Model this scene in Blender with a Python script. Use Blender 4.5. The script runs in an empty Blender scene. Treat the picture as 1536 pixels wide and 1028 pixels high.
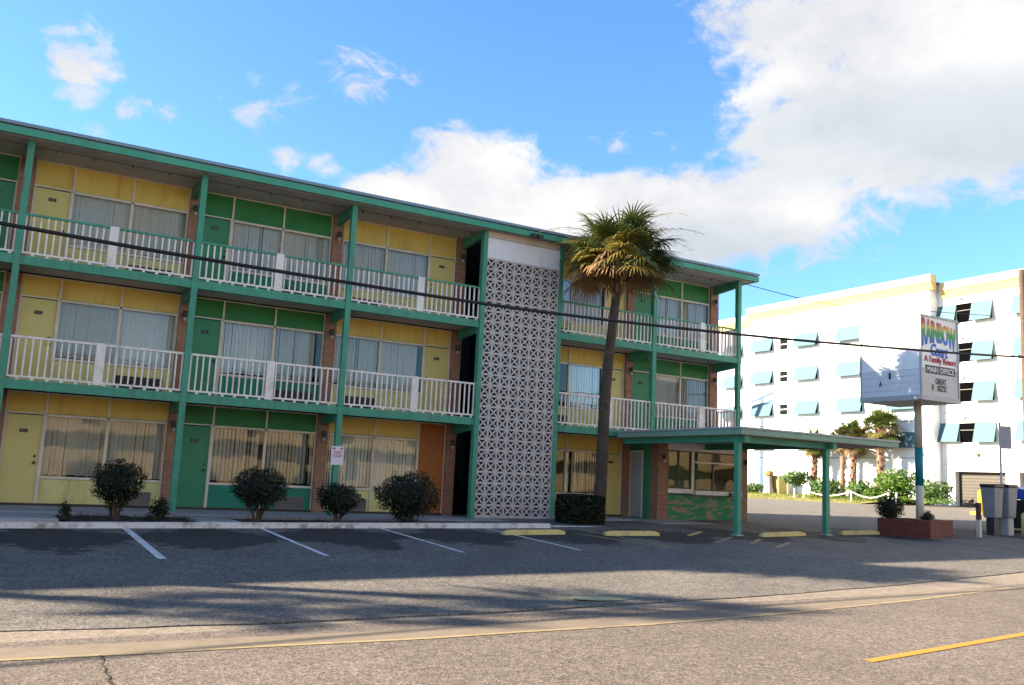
import bpy, bmesh, math, random
from mathutils import Vector, Matrix, noise
random.seed(7)
sc = bpy.context.scene
col = sc.collection
R = math.radians

# ------------------------------------------------------------------ camera
CAM = Vector((-10.736, -20.574, 1.0)); YAW, PIT, ROL = 0.51753, 0.14933, 0.04698; FPX = 1367.49
fw = Vector((math.sin(YAW)*math.cos(PIT), math.cos(YAW)*math.cos(PIT), math.sin(PIT)))
rt0 = Vector((math.cos(YAW), -math.sin(YAW), 0)); up0 = rt0.cross(fw)
rt = rt0*math.cos(ROL)+up0*math.sin(ROL); up = -rt0*math.sin(ROL)+up0*math.cos(ROL)
cam = bpy.data.objects.new('camera', bpy.data.cameras.new('camera')); col.objects.link(cam)
cam.matrix_world = Matrix(((rt.x, up.x, -fw.x, CAM.x), (rt.y, up.y, -fw.y, CAM.y), (rt.z, up.z, -fw.z, CAM.z), (0, 0, 0, 1)))
cam.data.sensor_width = 36; cam.data.lens = 36*FPX/1536; cam.data.clip_end = 3000; cam.data.clip_start = .05
sc.camera = cam

def ray(px, py): return fw + rt*((px-768)/FPX) - up*((py-514)/FPX)
def pl(px, py, ax, v):            # point of the photograph on an axis-aligned plane of the place
    d = ray(px, py); return CAM + d*((v-CAM[ax])/d[ax])
def G(x, y):                      # the lot falls from the motel to the road and rises along it
    return .0145*(min(max(x, -40), 90)+10.35) - .16 - .36*min(max((-2-y)/9.2, 0), 1)
def gp(px, py):
    d = ray(px, py); t = .5
    while t < 200:
        p = CAM+d*t
        if p.z <= G(p.x, p.y): return p
        t += .02
    return p

# ------------------------------------------------------------------ materials
MAT = {}
def nt(m): return m.node_tree.nodes, m.node_tree.links
def mat(name, c, rough=.7, var=.12, scale=3.0, bump=.0, spec=.3, metal=0, dirt=None, dirt_amt=.0, dirt_scale=1.2, streak=False, trans=0):
    m = bpy.data.materials.new(name); m.use_nodes = True; N, L = nt(m); b = N['Principled BSDF']
    tc = N.new('ShaderNodeTexCoord'); src = tc.outputs['Object']
    n = N.new('ShaderNodeTexNoise'); n.inputs['Scale'].default_value = scale; n.inputs['Detail'].default_value = 6; n.inputs['Roughness'].default_value = .65
    L.new(src, n.inputs['Vector'])
    r = N.new('ShaderNodeValToRGB'); r.color_ramp.elements[0].position = .3; r.color_ramp.elements[1].position = .72
    k0 = 1-var; k1 = 1+var
    r.color_ramp.elements[0].color = (c[0]*k0, c[1]*k0, c[2]*k0, 1); r.color_ramp.elements[1].color = (min(c[0]*k1, 1), min(c[1]*k1, 1), min(c[2]*k1, 1), 1)
    L.new(n.outputs['Fac'], r.inputs[0]); out = r.outputs[0]
    if dirt:
        n2 = N.new('ShaderNodeTexNoise'); n2.inputs['Scale'].default_value = dirt_scale; n2.inputs['Detail'].default_value = 9; n2.inputs['Roughness'].default_value = .72
        if streak:
            mp = N.new('ShaderNodeMapping'); mp.inputs['Scale'].default_value = (4, 4, .5); L.new(src, mp.inputs[0]); L.new(mp.outputs[0], n2.inputs['Vector'])
        else: L.new(src, n2.inputs['Vector'])
        r2 = N.new('ShaderNodeValToRGB'); r2.color_ramp.elements[0].position = .5; r2.color_ramp.elements[1].position = .66
        r2.color_ramp.elements[0].color = (0, 0, 0, 1); r2.color_ramp.elements[1].color = (dirt_amt,)*3+(1,)
        L.new(n2.outputs['Fac'], r2.inputs[0])
        mx = N.new('ShaderNodeMixRGB'); L.new(r2.outputs[0], mx.inputs[0]); L.new(out, mx.inputs[1]); mx.inputs[2].default_value = (*dirt, 1); out = mx.outputs[0]
    L.new(out, b.inputs['Base Color']); b.inputs['Roughness'].default_value = rough; b.inputs['Specular IOR Level'].default_value = spec; b.inputs['Metallic'].default_value = metal
    if bump:
        bp = N.new('ShaderNodeBump'); bp.inputs['Strength'].default_value = bump; bp.inputs['Distance'].default_value = .02; L.new(n.outputs['Fac'], bp.inputs['Height']); L.new(bp.outputs[0], b.inputs['Normal'])
    if trans:
        t = N.new('ShaderNodeBsdfTranslucent'); L.new(out, t.inputs[0]); ms = N.new('ShaderNodeMixShader'); ms.inputs[0].default_value = trans
        L.new(b.outputs[0], ms.inputs[1]); L.new(t.outputs[0], ms.inputs[2]); L.new(ms.outputs[0], N['Material Output'].inputs[0])
    MAT[name] = m; return m

mat('green_trim', (.05, .26, .17), .55, .16, 2.5, spec=.4, dirt=(.05, .13, .09), dirt_amt=.6, dirt_scale=1.8, streak=True)
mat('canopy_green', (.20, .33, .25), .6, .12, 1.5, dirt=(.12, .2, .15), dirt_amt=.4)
mat('green_fascia', (.055, .30, .20), .5, .10, 1.5, dirt=(.05, .16, .11), dirt_amt=.4)
mat('drip_edge', (.16, .24, .30), .45, .12, 2, spec=.5)
mat('yellow_transom', (.62, .45, .11), .6, .08, 1.5, dirt=(.42, .24, .04), dirt_amt=.55, dirt_scale=1.1, streak=True)
mat('yellow_door', (.58, .50, .19), .55, .06, 1.2, dirt=(.4, .34, .10), dirt_amt=.3)
mat('yellow_apron', (.60, .55, .22), .6, .09, 1.5, dirt=(.36, .30, .14), dirt_amt=.6, streak=True)
mat('green_transom', (.03, .19, .055), .6, .1, 1.5, dirt=(.015, .10, .03), dirt_amt=.4)
mat('green_door', (.04, .21, .105), .55, .08, 1.2)
mat('green_apron', (.02, .2, .12), .6, .1, 1.5)
mat('window_frame', (.62, .56, .46), .5, .1, 3, dirt=(.4, .34, .27), dirt_amt=.4)
mat('white_rail', (.72, .68, .64), .55, .09, 4, dirt=(.42, .35, .30), dirt_amt=.6, dirt_scale=3)
mat('soffit', (.46, .43, .40), .8, .1, 1.3, dirt=(.2, .17, .15), dirt_amt=.4)
mat('curtain', (.66, .64, .57), .85, .05, 5, trans=.1)
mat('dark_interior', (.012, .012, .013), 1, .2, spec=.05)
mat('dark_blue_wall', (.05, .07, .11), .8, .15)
mat('dark_metal', (.03, .028, .026), .5, .2, 6, spec=.4)
mat('grille_brown', (.10, .085, .07), .6, .2, 6)
mat('grille_grey', (.20, .19, .17), .6, .15, 6)
mat('lamp_glass', (.36, .34, .28), .2, .05)
mat('plywood', (.36, .125, .035), .75, .3, 14, dirt=(.18, .06, .02), dirt_amt=.6, dirt_scale=4)
mat('block_white', (.46, .435, .425), .8, .1, 3, bump=.1, dirt=(.48, .36, .33), dirt_amt=.35, dirt_scale=1.3)
mat('panel_white', (.70, .70, .74), .6, .06, 1.2, dirt=(.5, .45, .42), dirt_amt=.4, dirt_scale=1.2, streak=True)
mat('panel_pink', (.62, .50, .42), .7, .08)
mat('concrete_walk', (.27, .27, .275), .85, .15, 1.5, bump=.15, dirt=(.14, .13, .125), dirt_amt=.5)
mat('concrete_kerb', (.62, .60, .585), .8, .12, 4, bump=.3, dirt=(.16, .13, .115), dirt_amt=.85, dirt_scale=3.2)
mat('paint_white', (.60, .60, .60), .75, .12, 9, dirt=(.13, .13, .13), dirt_amt=.75, dirt_scale=7)
mat('paint_faded', (.27, .21, .11), .75, .15, 9, dirt=(.11, .095, .08), dirt_amt=.85, dirt_scale=3)
mat('paint_yellow', (.40, .185, .014), .7, .12, 9, dirt=(.14, .11, .08), dirt_amt=.5, dirt_scale=9)
mat('yellow_stop', (.60, .48, .18), .8, .15, 3, bump=.2, dirt=(.3, .25, .18), dirt_amt=.7, dirt_scale=3)
mat('yellow_bollard', (.36, .24, .012), .6, .1)
mat('gutter', (.165, .132, .095), .85, .14, 5, bump=.2, dirt=(.12, .098, .08), dirt_amt=.8, dirt_scale=1.6)
mat('bark', (.085, .06, .045), .95, .4, 9, bump=.9)
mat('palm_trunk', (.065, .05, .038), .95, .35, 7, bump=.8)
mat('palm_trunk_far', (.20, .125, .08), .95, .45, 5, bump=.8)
mat('frond_green', (.060, .082, .022), .5, .35, 3, spec=.4, trans=.25)
mat('frond_yellow', (.24, .20, .045), .55, .25, 3, trans=.3)
mat('frond_dry', (.24, .14, .06), .8, .3, 4, trans=.2)
mat('frond_far', (.07, .10, .02), .55, .35, 3, trans=.3)
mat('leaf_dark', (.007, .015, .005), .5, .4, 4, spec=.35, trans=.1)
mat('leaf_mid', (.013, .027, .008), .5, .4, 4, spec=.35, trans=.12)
mat('leaf_bright', (.07, .14, .015), .5, .3, 2.5, trans=.3)
mat('leaf_far', (.07, .14, .03), .55, .35, 2.5, trans=.2)
mat('soil', (.028, .026, .022), .95, .3, 8, bump=.5)
mat('grass_soil', (.17, .16, .035), .9, .25, 2.0, bump=.4, dirt=(.34, .27, .12), dirt_amt=.7, dirt_scale=.8)
mat('grass', (.13, .15, .025), .7, .35, 2.0, trans=.2)
mat('stucco_white', (.76, .77, .80), .8, .03, 1.2, dirt=(.66, .68, .72), dirt_amt=.4, dirt_scale=.5)
mat('stucco_cream', (.78, .75, .66), .8, .03, 1.2)
mat('cornice_yellow', (.62, .44, .14), .7, .06)
mat('cornice_cream', (.66, .50, .25), .7, .05)
mat('shutter_aqua', (.088, .152, .175), .9, .04, 3, spec=0)
mat('void_shade', (.0025, .0025, .003), 1, .1, spec=0)  # flat black that stands for the shade inside the white building's openings
mat('slate_pane', (.008, .011, .015), .8, .1, spec=.02)
mat('garage_door', (.065, .056, .044), .6, .08)
mat('sign_white', (.78, .78, .78), .5, .05, 1.5, dirt=(.6, .58, .56), dirt_amt=.4)
mat('sign_grey', (.46, .46, .47), .5, .06, 2, dirt=(.36, .35, .34), dirt_amt=.4)
mat('sign_pale_grey', (.60, .62, .66), .6, .08, 5)  # pale bluish grey of the left reader board
mat('sign_blue', (.05, .12, .55), .6, .02); mat('sign_red', (.42, .03, .06), .6, .02); mat('sign_black', (.02, .02, .022), .6, .02)
mat('sign_box', (.05, .065, .06), .6, .05); mat('sign_letter_white', (.8, .8, .8), .6, .02)
mat('pole_tan', (.42, .36, .28), .7, .15, 4, dirt=(.22, .17, .12), dirt_amt=.6, dirt_scale=3)
mat('pole_teal', (.01, .17, .20), .5, .08); mat('pole_cream', (.55, .50, .40), .6, .1)
mat('cable_black', (.012, .012, .014), .6, .1)
mat('wood_pole', (.075, .048, .034), .9, .3, 6)
mat('galvanised', (.34, .35, .36), .5, .1, spec=.5)
mat('bin_grey', (.20, .215, .235), .55, .06); mat('bin_lid', (.035, .03, .035), .5, .1); mat('bin_blue', (.02, .06, .33), .5, .05); mat('bin_black', (.014, .015, .016), .6, .1)
mat('pale_yellow', (.30, .26, .09), .7, .05); mat('pillar_cream', (.36, .31, .28), .7, .08); mat('cap_brown', (.30, .16, .07), .8, .2)
mat('tan_wall', (.50, .37, .20), .8, .25, .35); mat('tan_roof', (.2, .16, .13), .8)
mat('notice_white', (.66, .62, .66), .5, .04); mat('notice_red', (.42, .12, .15), .6, .05)
mat('spill', (.11, .14, .10), .9, .15, 6, dirt=(.11, .105, .095), dirt_amt=1.0, dirt_scale=5)
mat('rope', (.62, .58, .48), .9, .1); mat('rope_post', (.66, .63, .55), .8, .1)

def peel_mat():
    m = bpy.data.materials.new('peeling_green_paint'); m.use_nodes = True; N, L = nt(m); b = N['Principled BSDF']
    tc = N.new('ShaderNodeTexCoord'); mp = N.new('ShaderNodeMapping'); mp.inputs['Scale'].default_value = (1.6, 1.6, 5); L.new(tc.outputs['Object'], mp.inputs[0])
    n = N.new('ShaderNodeTexNoise'); n.inputs['Scale'].default_value = 1.3; n.inputs['Detail'].default_value = 8; n.inputs['Roughness'].default_value = .7; L.new(mp.outputs[0], n.inputs['Vector'])
    r = N.new('ShaderNodeValToRGB'); e = r.color_ramp.elements
    e[0].position = .50; e[0].color = (.02, .19, .075, 1); e[1].position = .56; e[1].color = (.26, .21, .15, 1); x = e.new(.63); x.color = (.30, .15, .09, 1)
    L.new(n.outputs['Fac'], r.inputs[0]); L.new(r.outputs[0], b.inputs['Base Color']); b.inputs['Roughness'].default_value = .8; MAT['peel'] = m
peel_mat()

def brick_mat(name, c1, c2, mortar, bw=.2, bh=.067):
    m = bpy.data.materials.new(name); m.use_nodes = True; N, L = nt(m); b = N['Principled BSDF']
    tc = N.new('ShaderNodeTexCoord'); sp = N.new('ShaderNodeSeparateXYZ'); L.new(tc.outputs['Object'], sp.inputs[0])
    ad = N.new('ShaderNodeMath'); L.new(sp.outputs[0], ad.inputs[0]); L.new(sp.outputs[1], ad.inputs[1])
    cb = N.new('ShaderNodeCombineXYZ'); L.new(ad.outputs[0], cb.inputs[0]); L.new(sp.outputs[2], cb.inputs[1])
    t = N.new('ShaderNodeTexBrick'); t.inputs['Scale'].default_value = 1; t.inputs['Brick Width'].default_value = bw; t.inputs['Row Height'].default_value = bh; t.inputs['Mortar Size'].default_value = .008
    t.inputs['Color1'].default_value = (*c1, 1); t.inputs['Color2'].default_value = (*c2, 1); t.inputs['Mortar'].default_value = (*mortar, 1); L.new(cb.outputs[0], t.inputs['Vector'])
    n = N.new('ShaderNodeTexNoise'); n.inputs['Scale'].default_value = 4; L.new(tc.outputs['Object'], n.inputs['Vector'])
    mx = N.new('ShaderNodeMixRGB'); mx.blend_type = 'MULTIPLY'; mx.inputs[0].default_value = .5; L.new(t.outputs[0], mx.inputs[1]); L.new(n.outputs['Color'], mx.inputs[2])
    L.new(mx.outputs[0], b.inputs['Base Color']); b.inputs['Roughness'].default_value = .85
    bp = N.new('ShaderNodeBump'); bp.inputs['Strength'].default_value = .4; bp.inputs['Distance'].default_value = .01; bp.invert = True; L.new(t.outputs['Fac'], bp.inputs['Height']); L.new(bp.outputs[0], b.inputs['Normal'])
    MAT[name] = m
brick_mat('brick', (.40, .185, .10), (.31, .13, .075), (.34, .25, .2))
brick_mat('brick_red', (.20, .04, .028), (.14, .028, .02), (.07, .03, .025))

def glass_mat():
    m = bpy.data.materials.new('window_glass'); m.use_nodes = True; N, L = nt(m); N.remove(N['Principled BSDF'])
    t = N.new('ShaderNodeBsdfTransparent'); t.inputs[0].default_value = (.86, .9, .9, 1); g = N.new('ShaderNodeBsdfGlossy'); g.inputs['Roughness'].default_value = .015
    tc = N.new('ShaderNodeTexCoord'); n = N.new('ShaderNodeTexNoise'); n.inputs['Scale'].default_value = .9; L.new(tc.outputs['Object'], n.inputs['Vector'])
    bp = N.new('ShaderNodeBump'); bp.inputs['Strength'].default_value = .05; bp.inputs['Distance'].default_value = .1; L.new(n.outputs['Fac'], bp.inputs['Height']); L.new(bp.outputs[0], g.inputs['Normal'])
    f = N.new('ShaderNodeFresnel'); f.inputs['IOR'].default_value = 1.6; ml = N.new('ShaderNodeMath'); ml.operation = 'MULTIPLY'; ml.inputs[1].default_value = 1.1; ml.use_clamp = True; L.new(f.outputs[0], ml.inputs[0])
    ms = N.new('ShaderNodeMixShader'); L.new(ml.outputs[0], ms.inputs[0]); L.new(t.outputs[0], ms.inputs[1]); L.new(g.outputs[0], ms.inputs[2]); L.new(ms.outputs[0], N['Material Output'].inputs[0]); MAT['glass'] = m
glass_mat()

def asphalt(name, c_lo, c_hi, speck, big, lot=False):
    m = bpy.data.materials.new(name); m.use_nodes = True; N, L = nt(m); b = N['Principled BSDF']
    tc = N.new('ShaderNodeTexCoord'); v = tc.outputs['Object']
    def noi(s, d=4, ro=.6):
        n = N.new('ShaderNodeTexNoise'); n.inputs['Scale'].default_value = s; n.inputs['Detail'].default_value = d; n.inputs['Roughness'].default_value = ro; L.new(v, n.inputs['Vector']); return n.outputs['Fac']
    def ramp(i, p0, p1, c0, c1):
        r = N.new('ShaderNodeValToRGB'); r.color_ramp.elements[0].position = p0; r.color_ramp.elements[1].position = p1; r.color_ramp.elements[0].color = (*c0, 1); r.color_ramp.elements[1].color = (*c1, 1); L.new(i, r.inputs[0]); return r.outputs[0]
    def mix(f, a, bb, mode='MIX'):
        x = N.new('ShaderNodeMixRGB'); x.blend_type = mode
        if isinstance(f, float): x.inputs[0].default_value = f
        else: L.new(f, x.inputs[0])
        L.new(a, x.inputs[1])
        if isinstance(bb, tuple): x.inputs[2].default_value = (*bb, 1)
        else: L.new(bb, x.inputs[2])
        return x.outputs[0]
    base = ramp(noi(big, 6, .65), .3, .7, c_lo, c_hi)
    sp = N.new('ShaderNodeTexVoronoi'); sp.inputs['Scale'].default_value = 62; L.new(v, sp.inputs['Vector'])
    spc = ramp(sp.outputs['Color'], .0, 1.0, (1-speck,)*3, (1+speck, 1+speck, 1+speck))
    base = mix(1.0, base, spc, 'MULTIPLY')
    sp3 = N.new('ShaderNodeTexVoronoi'); sp3.inputs['Scale'].default_value = 23; L.new(v, sp3.inputs['Vector']); base = mix(1.0, base, ramp(sp3.outputs['Color'], .0, 1.0, (1-speck*.22,)*3, (1+speck*.22,)*3), 'MULTIPLY')
    med = ramp(noi(9, 6, .8), .35, .7, (.72,)*3, (1.22,)*3); base = mix(1.0, base, med, 'MULTIPLY')
    if lot:
        # oil stains where cars stand: one under each bay, 2.4 m apart
        s = N.new('ShaderNodeSeparateXYZ'); L.new(v, s.inputs[0])
        def mth(op, a, c):
            q = N.new('ShaderNodeMath'); q.operation = op
            for i, z in enumerate((a, c)):
                if isinstance(z, (int, float)): q.inputs[i].default_value = z
                else: L.new(z, q.inputs[i])
            return q.outputs[0]
        cx = mth('COSINE', mth('MULTIPLY', mth('ADD', s.outputs[0], 9.65), 2*math.pi/2.42), 0)
        yy = mth('ABSOLUTE', mth('ADD', s.outputs[1], 4.35), 0); band = mth('SUBTRACT', 1.0, mth('MULTIPLY', yy, .75))
        k = mth('ADD', mth('ADD', mth('MULTIPLY', cx, .22), mth('MULTIPLY', band, .55)), mth('MULTIPLY', noi(1.5, 9, .78), 1.7))
        st = ramp(k, .95, 1.95, (0, 0, 0), (.75,)*3); base = mix(st, base, (.018, .018, .019))
        st2 = ramp(noi(.55, 7, .75), .56, .7, (0, 0, 0), (.5,)*3); base = mix(st2, base, (.05, .05, .052))
        vc = N.new('ShaderNodeTexVoronoi'); vc.feature = 'DISTANCE_TO_EDGE'; vc.inputs['Scale'].default_value = .33; 
        nz = N.new('ShaderNodeTexNoise'); nz.inputs['Scale'].default_value = 1.4; L.new(v, nz.inputs['Vector']); va = N.new('ShaderNodeMixRGB'); va.inputs[0].default_value = .2; L.new(v, va.inputs[1]); L.new(nz.outputs['Color'], va.inputs[2]); L.new(va.outputs[0], vc.inputs['Vector'])
        cr = ramp(vc.outputs['Distance'], .0, .0035, (.45,)*3, (0, 0, 0)); base = mix(cr, base, (.03, .03, .03))
    else:
        st2 = ramp(noi(.35, 8, .75), .52, .72, (0, 0, 0), (.45,)*3); base = mix(st2, base, tuple(z*.62 for z in c_lo))
    L.new(base, b.inputs['Base Color']); b.inputs['Roughness'].default_value = .9; b.inputs['Specular IOR Level'].default_value = .15
    bp = N.new('ShaderNodeBump'); bp.inputs['Strength'].default_value = .35; bp.inputs['Distance'].default_value = .006; L.new(sp.outputs['Distance'], bp.inputs['Height']); L.new(bp.outputs[0], b.inputs['Normal'])
    MAT[name] = m
asphalt('lot_asphalt', (.105, .098, .089), (.155, .142, .125), .72, .9, True)
asphalt('road_asphalt', (.116, .097, .081), (.150, .126, .107), .68, .6)
asphalt('far_ground', (.19, .16, .13), (.24, .2, .16), .3, .1)

def rainbow_mat(z0, z1):
    m = bpy.data.materials.new('rainbow_print'); m.use_nodes = True; N, L = nt(m); b = N['Principled BSDF']
    tc = N.new('ShaderNodeTexCoord'); s = N.new('ShaderNodeSeparateXYZ'); L.new(tc.outputs['Object'], s.inputs[0])
    mr = N.new('ShaderNodeMapRange'); mr.inputs[1].default_value = z0; mr.inputs[2].default_value = z1; L.new(s.outputs[2], mr.inputs[0])
    r = N.new('ShaderNodeValToRGB'); e = r.color_ramp.elements; e[0].position = .0; e[0].color = (.02, .06, .5, 1); e[1].position = 1; e[1].color = (.4, .02, .03, 1)
    for p, c in ((.30, (.02, .15, .55, 1)), (.42, (.01, .30, .08, 1)), (.58, (.02, .33, .05, 1)), (.68, (.65, .5, .02, 1)), (.78, (.6, .2, .03, 1)), (.86, (.5, .03, .03, 1))): x = e.new(p); x.color = c
    L.new(mr.outputs[0], r.inputs[0]); L.new(r.outputs[0], b.inputs['Base Color']); b.inputs['Roughness'].default_value = .6; MAT['rainbow'] = m

# ------------------------------------------------------------------ mesh builder
class MB:
    def __init__(s): s.v = []; s.f = []; s.mi = []; s.m = 0
    def quad(s, a, b, c, d): n = len(s.v); s.v += [tuple(a), tuple(b), tuple(c), tuple(d)]; s.f.append((n, n+1, n+2, n+3)); s.mi.append(s.m)
    def poly(s, pts): n = len(s.v); s.v += [tuple(p) for p in pts]; s.f.append(tuple(range(n, n+len(pts)))); s.mi.append(s.m)
    def hexa(s, p):      # 8 points: bottom 4 ccw, top 4 ccw
        n = len(s.v); s.v += [tuple(q) for q in p]
        for f in ((3, 2, 1, 0), (4, 5, 6, 7), (0, 1, 5, 4), (1, 2, 6, 5), (2, 3, 7, 6), (3, 0, 4, 7)): s.f.append(tuple(n+i for i in f)); s.mi.append(s.m)
    def box(s, x0, x1, y0, y1, z0, z1): s.hexa([(x0, y0, z0), (x1, y0, z0), (x1, y1, z0), (x0, y1, z0), (x0, y0, z1), (x1, y0, z1), (x1, y1, z1), (x0, y1, z1)])
    def bar(s, a, b, w, d, n=(0, 1, 0)):   # a beam from a to b, w across, d along n
        a = Vector(a); b = Vector(b); t = (b-a).normalized(); n = Vector(n); u = t.cross(n).normalized()*w/2; n2 = u.normalized().cross(t).normalized()*d/2
        s.hexa([a-u-n2, a+u-n2, a+u+n2, a-u+n2, b-u-n2, b+u-n2, b+u+n2, b-u+n2])
    def tube(s, pts, rad, k=8, cap=True):
        pts = [Vector(p) for p in pts]; rs = rad if isinstance(rad, (list, tuple)) else [rad]*len(pts); n0 = len(s.v); ref = None
        for i, p in enumerate(pts):
            t = (pts[min(i+1, len(pts)-1)]-pts[max(i-1, 0)]).normalized()
            if ref is None: ref = Vector((0, 0, 1)) if abs(t.z) < .9 else Vector((1, 0, 0))
            u = t.cross(ref).normalized(); w = u.cross(t).normalized(); ref = w
            for j in range(k): an = 2*math.pi*j/k; s.v.append(tuple(p+(u*math.cos(an)+w*math.sin(an))*rs[i]))
        for i in range(len(pts)-1):
            for j in range(k):
                a = n0+i*k+j; b = n0+i*k+(j+1) % k; s.f.append((a, b, b+k, a+k)); s.mi.append(s.m)
        if cap:
            s.f.append(tuple(n0+j for j in range(k))[::-1]); s.mi.append(s.m); e = n0+(len(pts)-1)*k; s.f.append(tuple(e+j for j in range(k))); s.mi.append(s.m)
    def lathe(s, c, prof, k=12):
        s.tube([(c[0], c[1], c[2]+z) for r, z in prof], [r for r, z in prof], k)
    def blob(s, c, r, seed=0, amp=.15, sub=2):
        bm = bmesh.new(); bmesh.ops.create_icosphere(bm, subdivisions=sub, radius=1); n0 = len(s.v)
        for v in bm.verts:
            q = v.co.copy(); k = 1+amp*noise.noise(q*1.7+Vector((seed, seed*2, 0))); s.v.append((c[0]+q.x*r[0]*k, c[1]+q.y*r[1]*k, c[2]+q.z*r[2]*k))
        for f in bm.faces: s.f.append(tuple(n0+v.index for v in f.verts)); s.mi.append(s.m)
        bm.free()
    def build(s, name, mats, parent=None, smooth=False, bevel=0):
        me = bpy.data.meshes.new(name); me.from_pydata(s.v, [], s.f)
        for m in (mats if isinstance(mats, (list, tuple)) else [mats]): me.materials.append(MAT[m] if isinstance(m, str) else m)
        for p, i in zip(me.polygons, s.mi): p.material_index = i; p.use_smooth = smooth
        bm = bmesh.new(); bm.from_mesh(me); bmesh.ops.recalc_face_normals(bm, faces=bm.faces) if not getattr(s, 'noflip', False) else None; bm.to_mesh(me); bm.free()
        o = bpy.data.objects.new(name, me); col.objects.link(o)
        if bevel:
            md = o.modifiers.new('bevel', 'BEVEL'); md.width = bevel; md.segments = 2; md.limit_method = 'ANGLE'
        if parent: o.parent = parent; o.matrix_parent_inverse = Matrix.Translation(-parent.location) if parent.type == 'EMPTY' else Matrix()
        return o
def tag(o, label, cat, group=None, kind=None):
    o['label'] = label; o['category'] = cat
    if group: o['group'] = group
    if kind: o['kind'] = kind
    return o
def struct(o, kind='structure'): o['kind'] = kind; return o
def thing(name, label, cat, loc=(0, 0, 0), group=None):
    o = bpy.data.objects.new(name, None); col.objects.link(o); o.location = loc; o.empty_display_size = .2; return tag(o, label, cat, group)
def one(x0, x1, y0, y1, z0, z1): b = MB(); b.box(x0, x1, y0, y1, z0, z1); return b
def copy_tree(o, parent=None, off=None):
    c = o.copy(); col.objects.link(c)
    if parent: mi = o.matrix_parent_inverse.copy(); c.parent = parent; c.matrix_parent_inverse = mi
    for ch in list(o.children): copy_tree(ch, c)
    return c

# ------------------------------------------------------------------ ground
def sheet(name, xs, ys, h, m, lip=0):
    b = MB(); nx = len(xs)
    def yv(j, i): return ys[j](xs[i]) if callable(ys[j]) else ys[j]
    for j in range(len(ys)):
        for i in range(nx): b.v.append((xs[i], yv(j, i), h(xs[i], yv(j, i))))
    for j in range(len(ys)-1):
        for i in range(nx-1): a = j*nx+i; b.f.append((a, a+1, a+nx+1, a+nx)); b.mi.append(0)
    if lip:
        n = len(b.v)
        for i in range(nx): x, y, z = b.v[i]; b.v.append((x, y, z-lip))
        for i in range(nx-1): b.f.append((n+i, n+i+1, i+1, i)); b.mi.append(0)
    return struct(b.build(name, m))
fx = [-600, -300, -150, -80, -40, -20, 0, 20, 40, 60, 90, 150, 300, 700]; fy = [-400, -200, -100, -60, -40, -20, -12, -2, 10, 30, 60, 100, 200, 400, 900]
sheet('ground', fx, fy, lambda x, y: G(x, y)-.05, 'far_ground')
el_ = [gp(*p) for p in ((-30, 946), (0, 945), (400, 933), (768, 915), (1150, 892), (1350, 876), (1536, 857), (1600, 850))]
el_ = [(-70, el_[0].y)]+[(p.x, p.y) for p in el_]+[(16, el_[-1].y+.8), (60, el_[-1].y+5)]
def poly_at(l, x):
    for (x0, y0), (x1, y1) in zip(l, l[1:]):
        if x0 <= x <= x1: return y0+(y1-y0)*(x-x0)/(x1-x0)
    return l[-1][1] if x > l[-1][0] else l[0][1]
def edge(x): return poly_at(el_, x)+.035*noise.noise(Vector((x*1.3, 0, 0)))+.02*noise.noise(Vector((x*6, 3, 0)))
rx = [-60+.25*i for i in range(0, 440)]
lx = rx
sheet('parking_lot', lx, [edge, lambda x: edge(x)*.5-4.6, -9, -7, -5, -3.5, -2, 0, 4, 10, 30, 60], lambda x, y: G(x, y)+-.012*min(max((-9.2-y)/1.2, 0), 1), 'lot_asphalt', .06)
sheet('road', rx, [-42, -20, -16, -13, -12.6, -12.0, lambda x: edge(x)-.25, lambda x: edge(x)+.3], lambda x, y: G(x, y)-.034, 'road_asphalt')
# gutter band with a pale line on its outer edge
gl = [gp(-40, 977), gp(0, 975), gp(200, 966), gp(400, 956), gp(600, 947), gp(768, 937), gp(950, 927), gp(1150, 912), gp(1350, 893), gp(1536, 871), gp(1600, 862)]
gl = [(-30, gl[0].y)]+[(p.x, p.y) for p in gl]+[(16, gl[-1].y+.8), (60, gl[-1].y+5)]
def ig(x):
    for (x0, y0), (x1, y1) in zip(gl, gl[1:]):
        if x0 <= x <= x1: return y0+(y1-y0)*(x-x0)/(x1-x0)
    return gl[-1][1] if x > gl[-1][0] else gl[0][1]
gx = [-30+.4*i for i in range(0, 175)]
sheet('gutter_strip', gx, [lambda x: ig(x)-.22, ig, lambda x: ig(x)+.22], lambda x, y: G(x, y)-.030, 'gutter')
sheet('edge_line', gx, [lambda x: ig(x)-.30+.01*noise.noise(Vector((x*3, 9, 0))), lambda x: ig(x)-.225], lambda x, y: G(x, y)-.029, 'paint_faded')
# yellow centre dash
ya, yb_ = gp(1302, 987), gp(1536, 947); sl = (yb_.y-ya.y)/(yb_.x-ya.x)
sheet('centre_line', [ya.x+.3*i for i in range(12)], [lambda x: ya.y+sl*(x-ya.x)-.055, lambda x: ya.y+sl*(x-ya.x)+.055], lambda x, y: G(x, y)-.029, 'paint_yellow')
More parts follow.
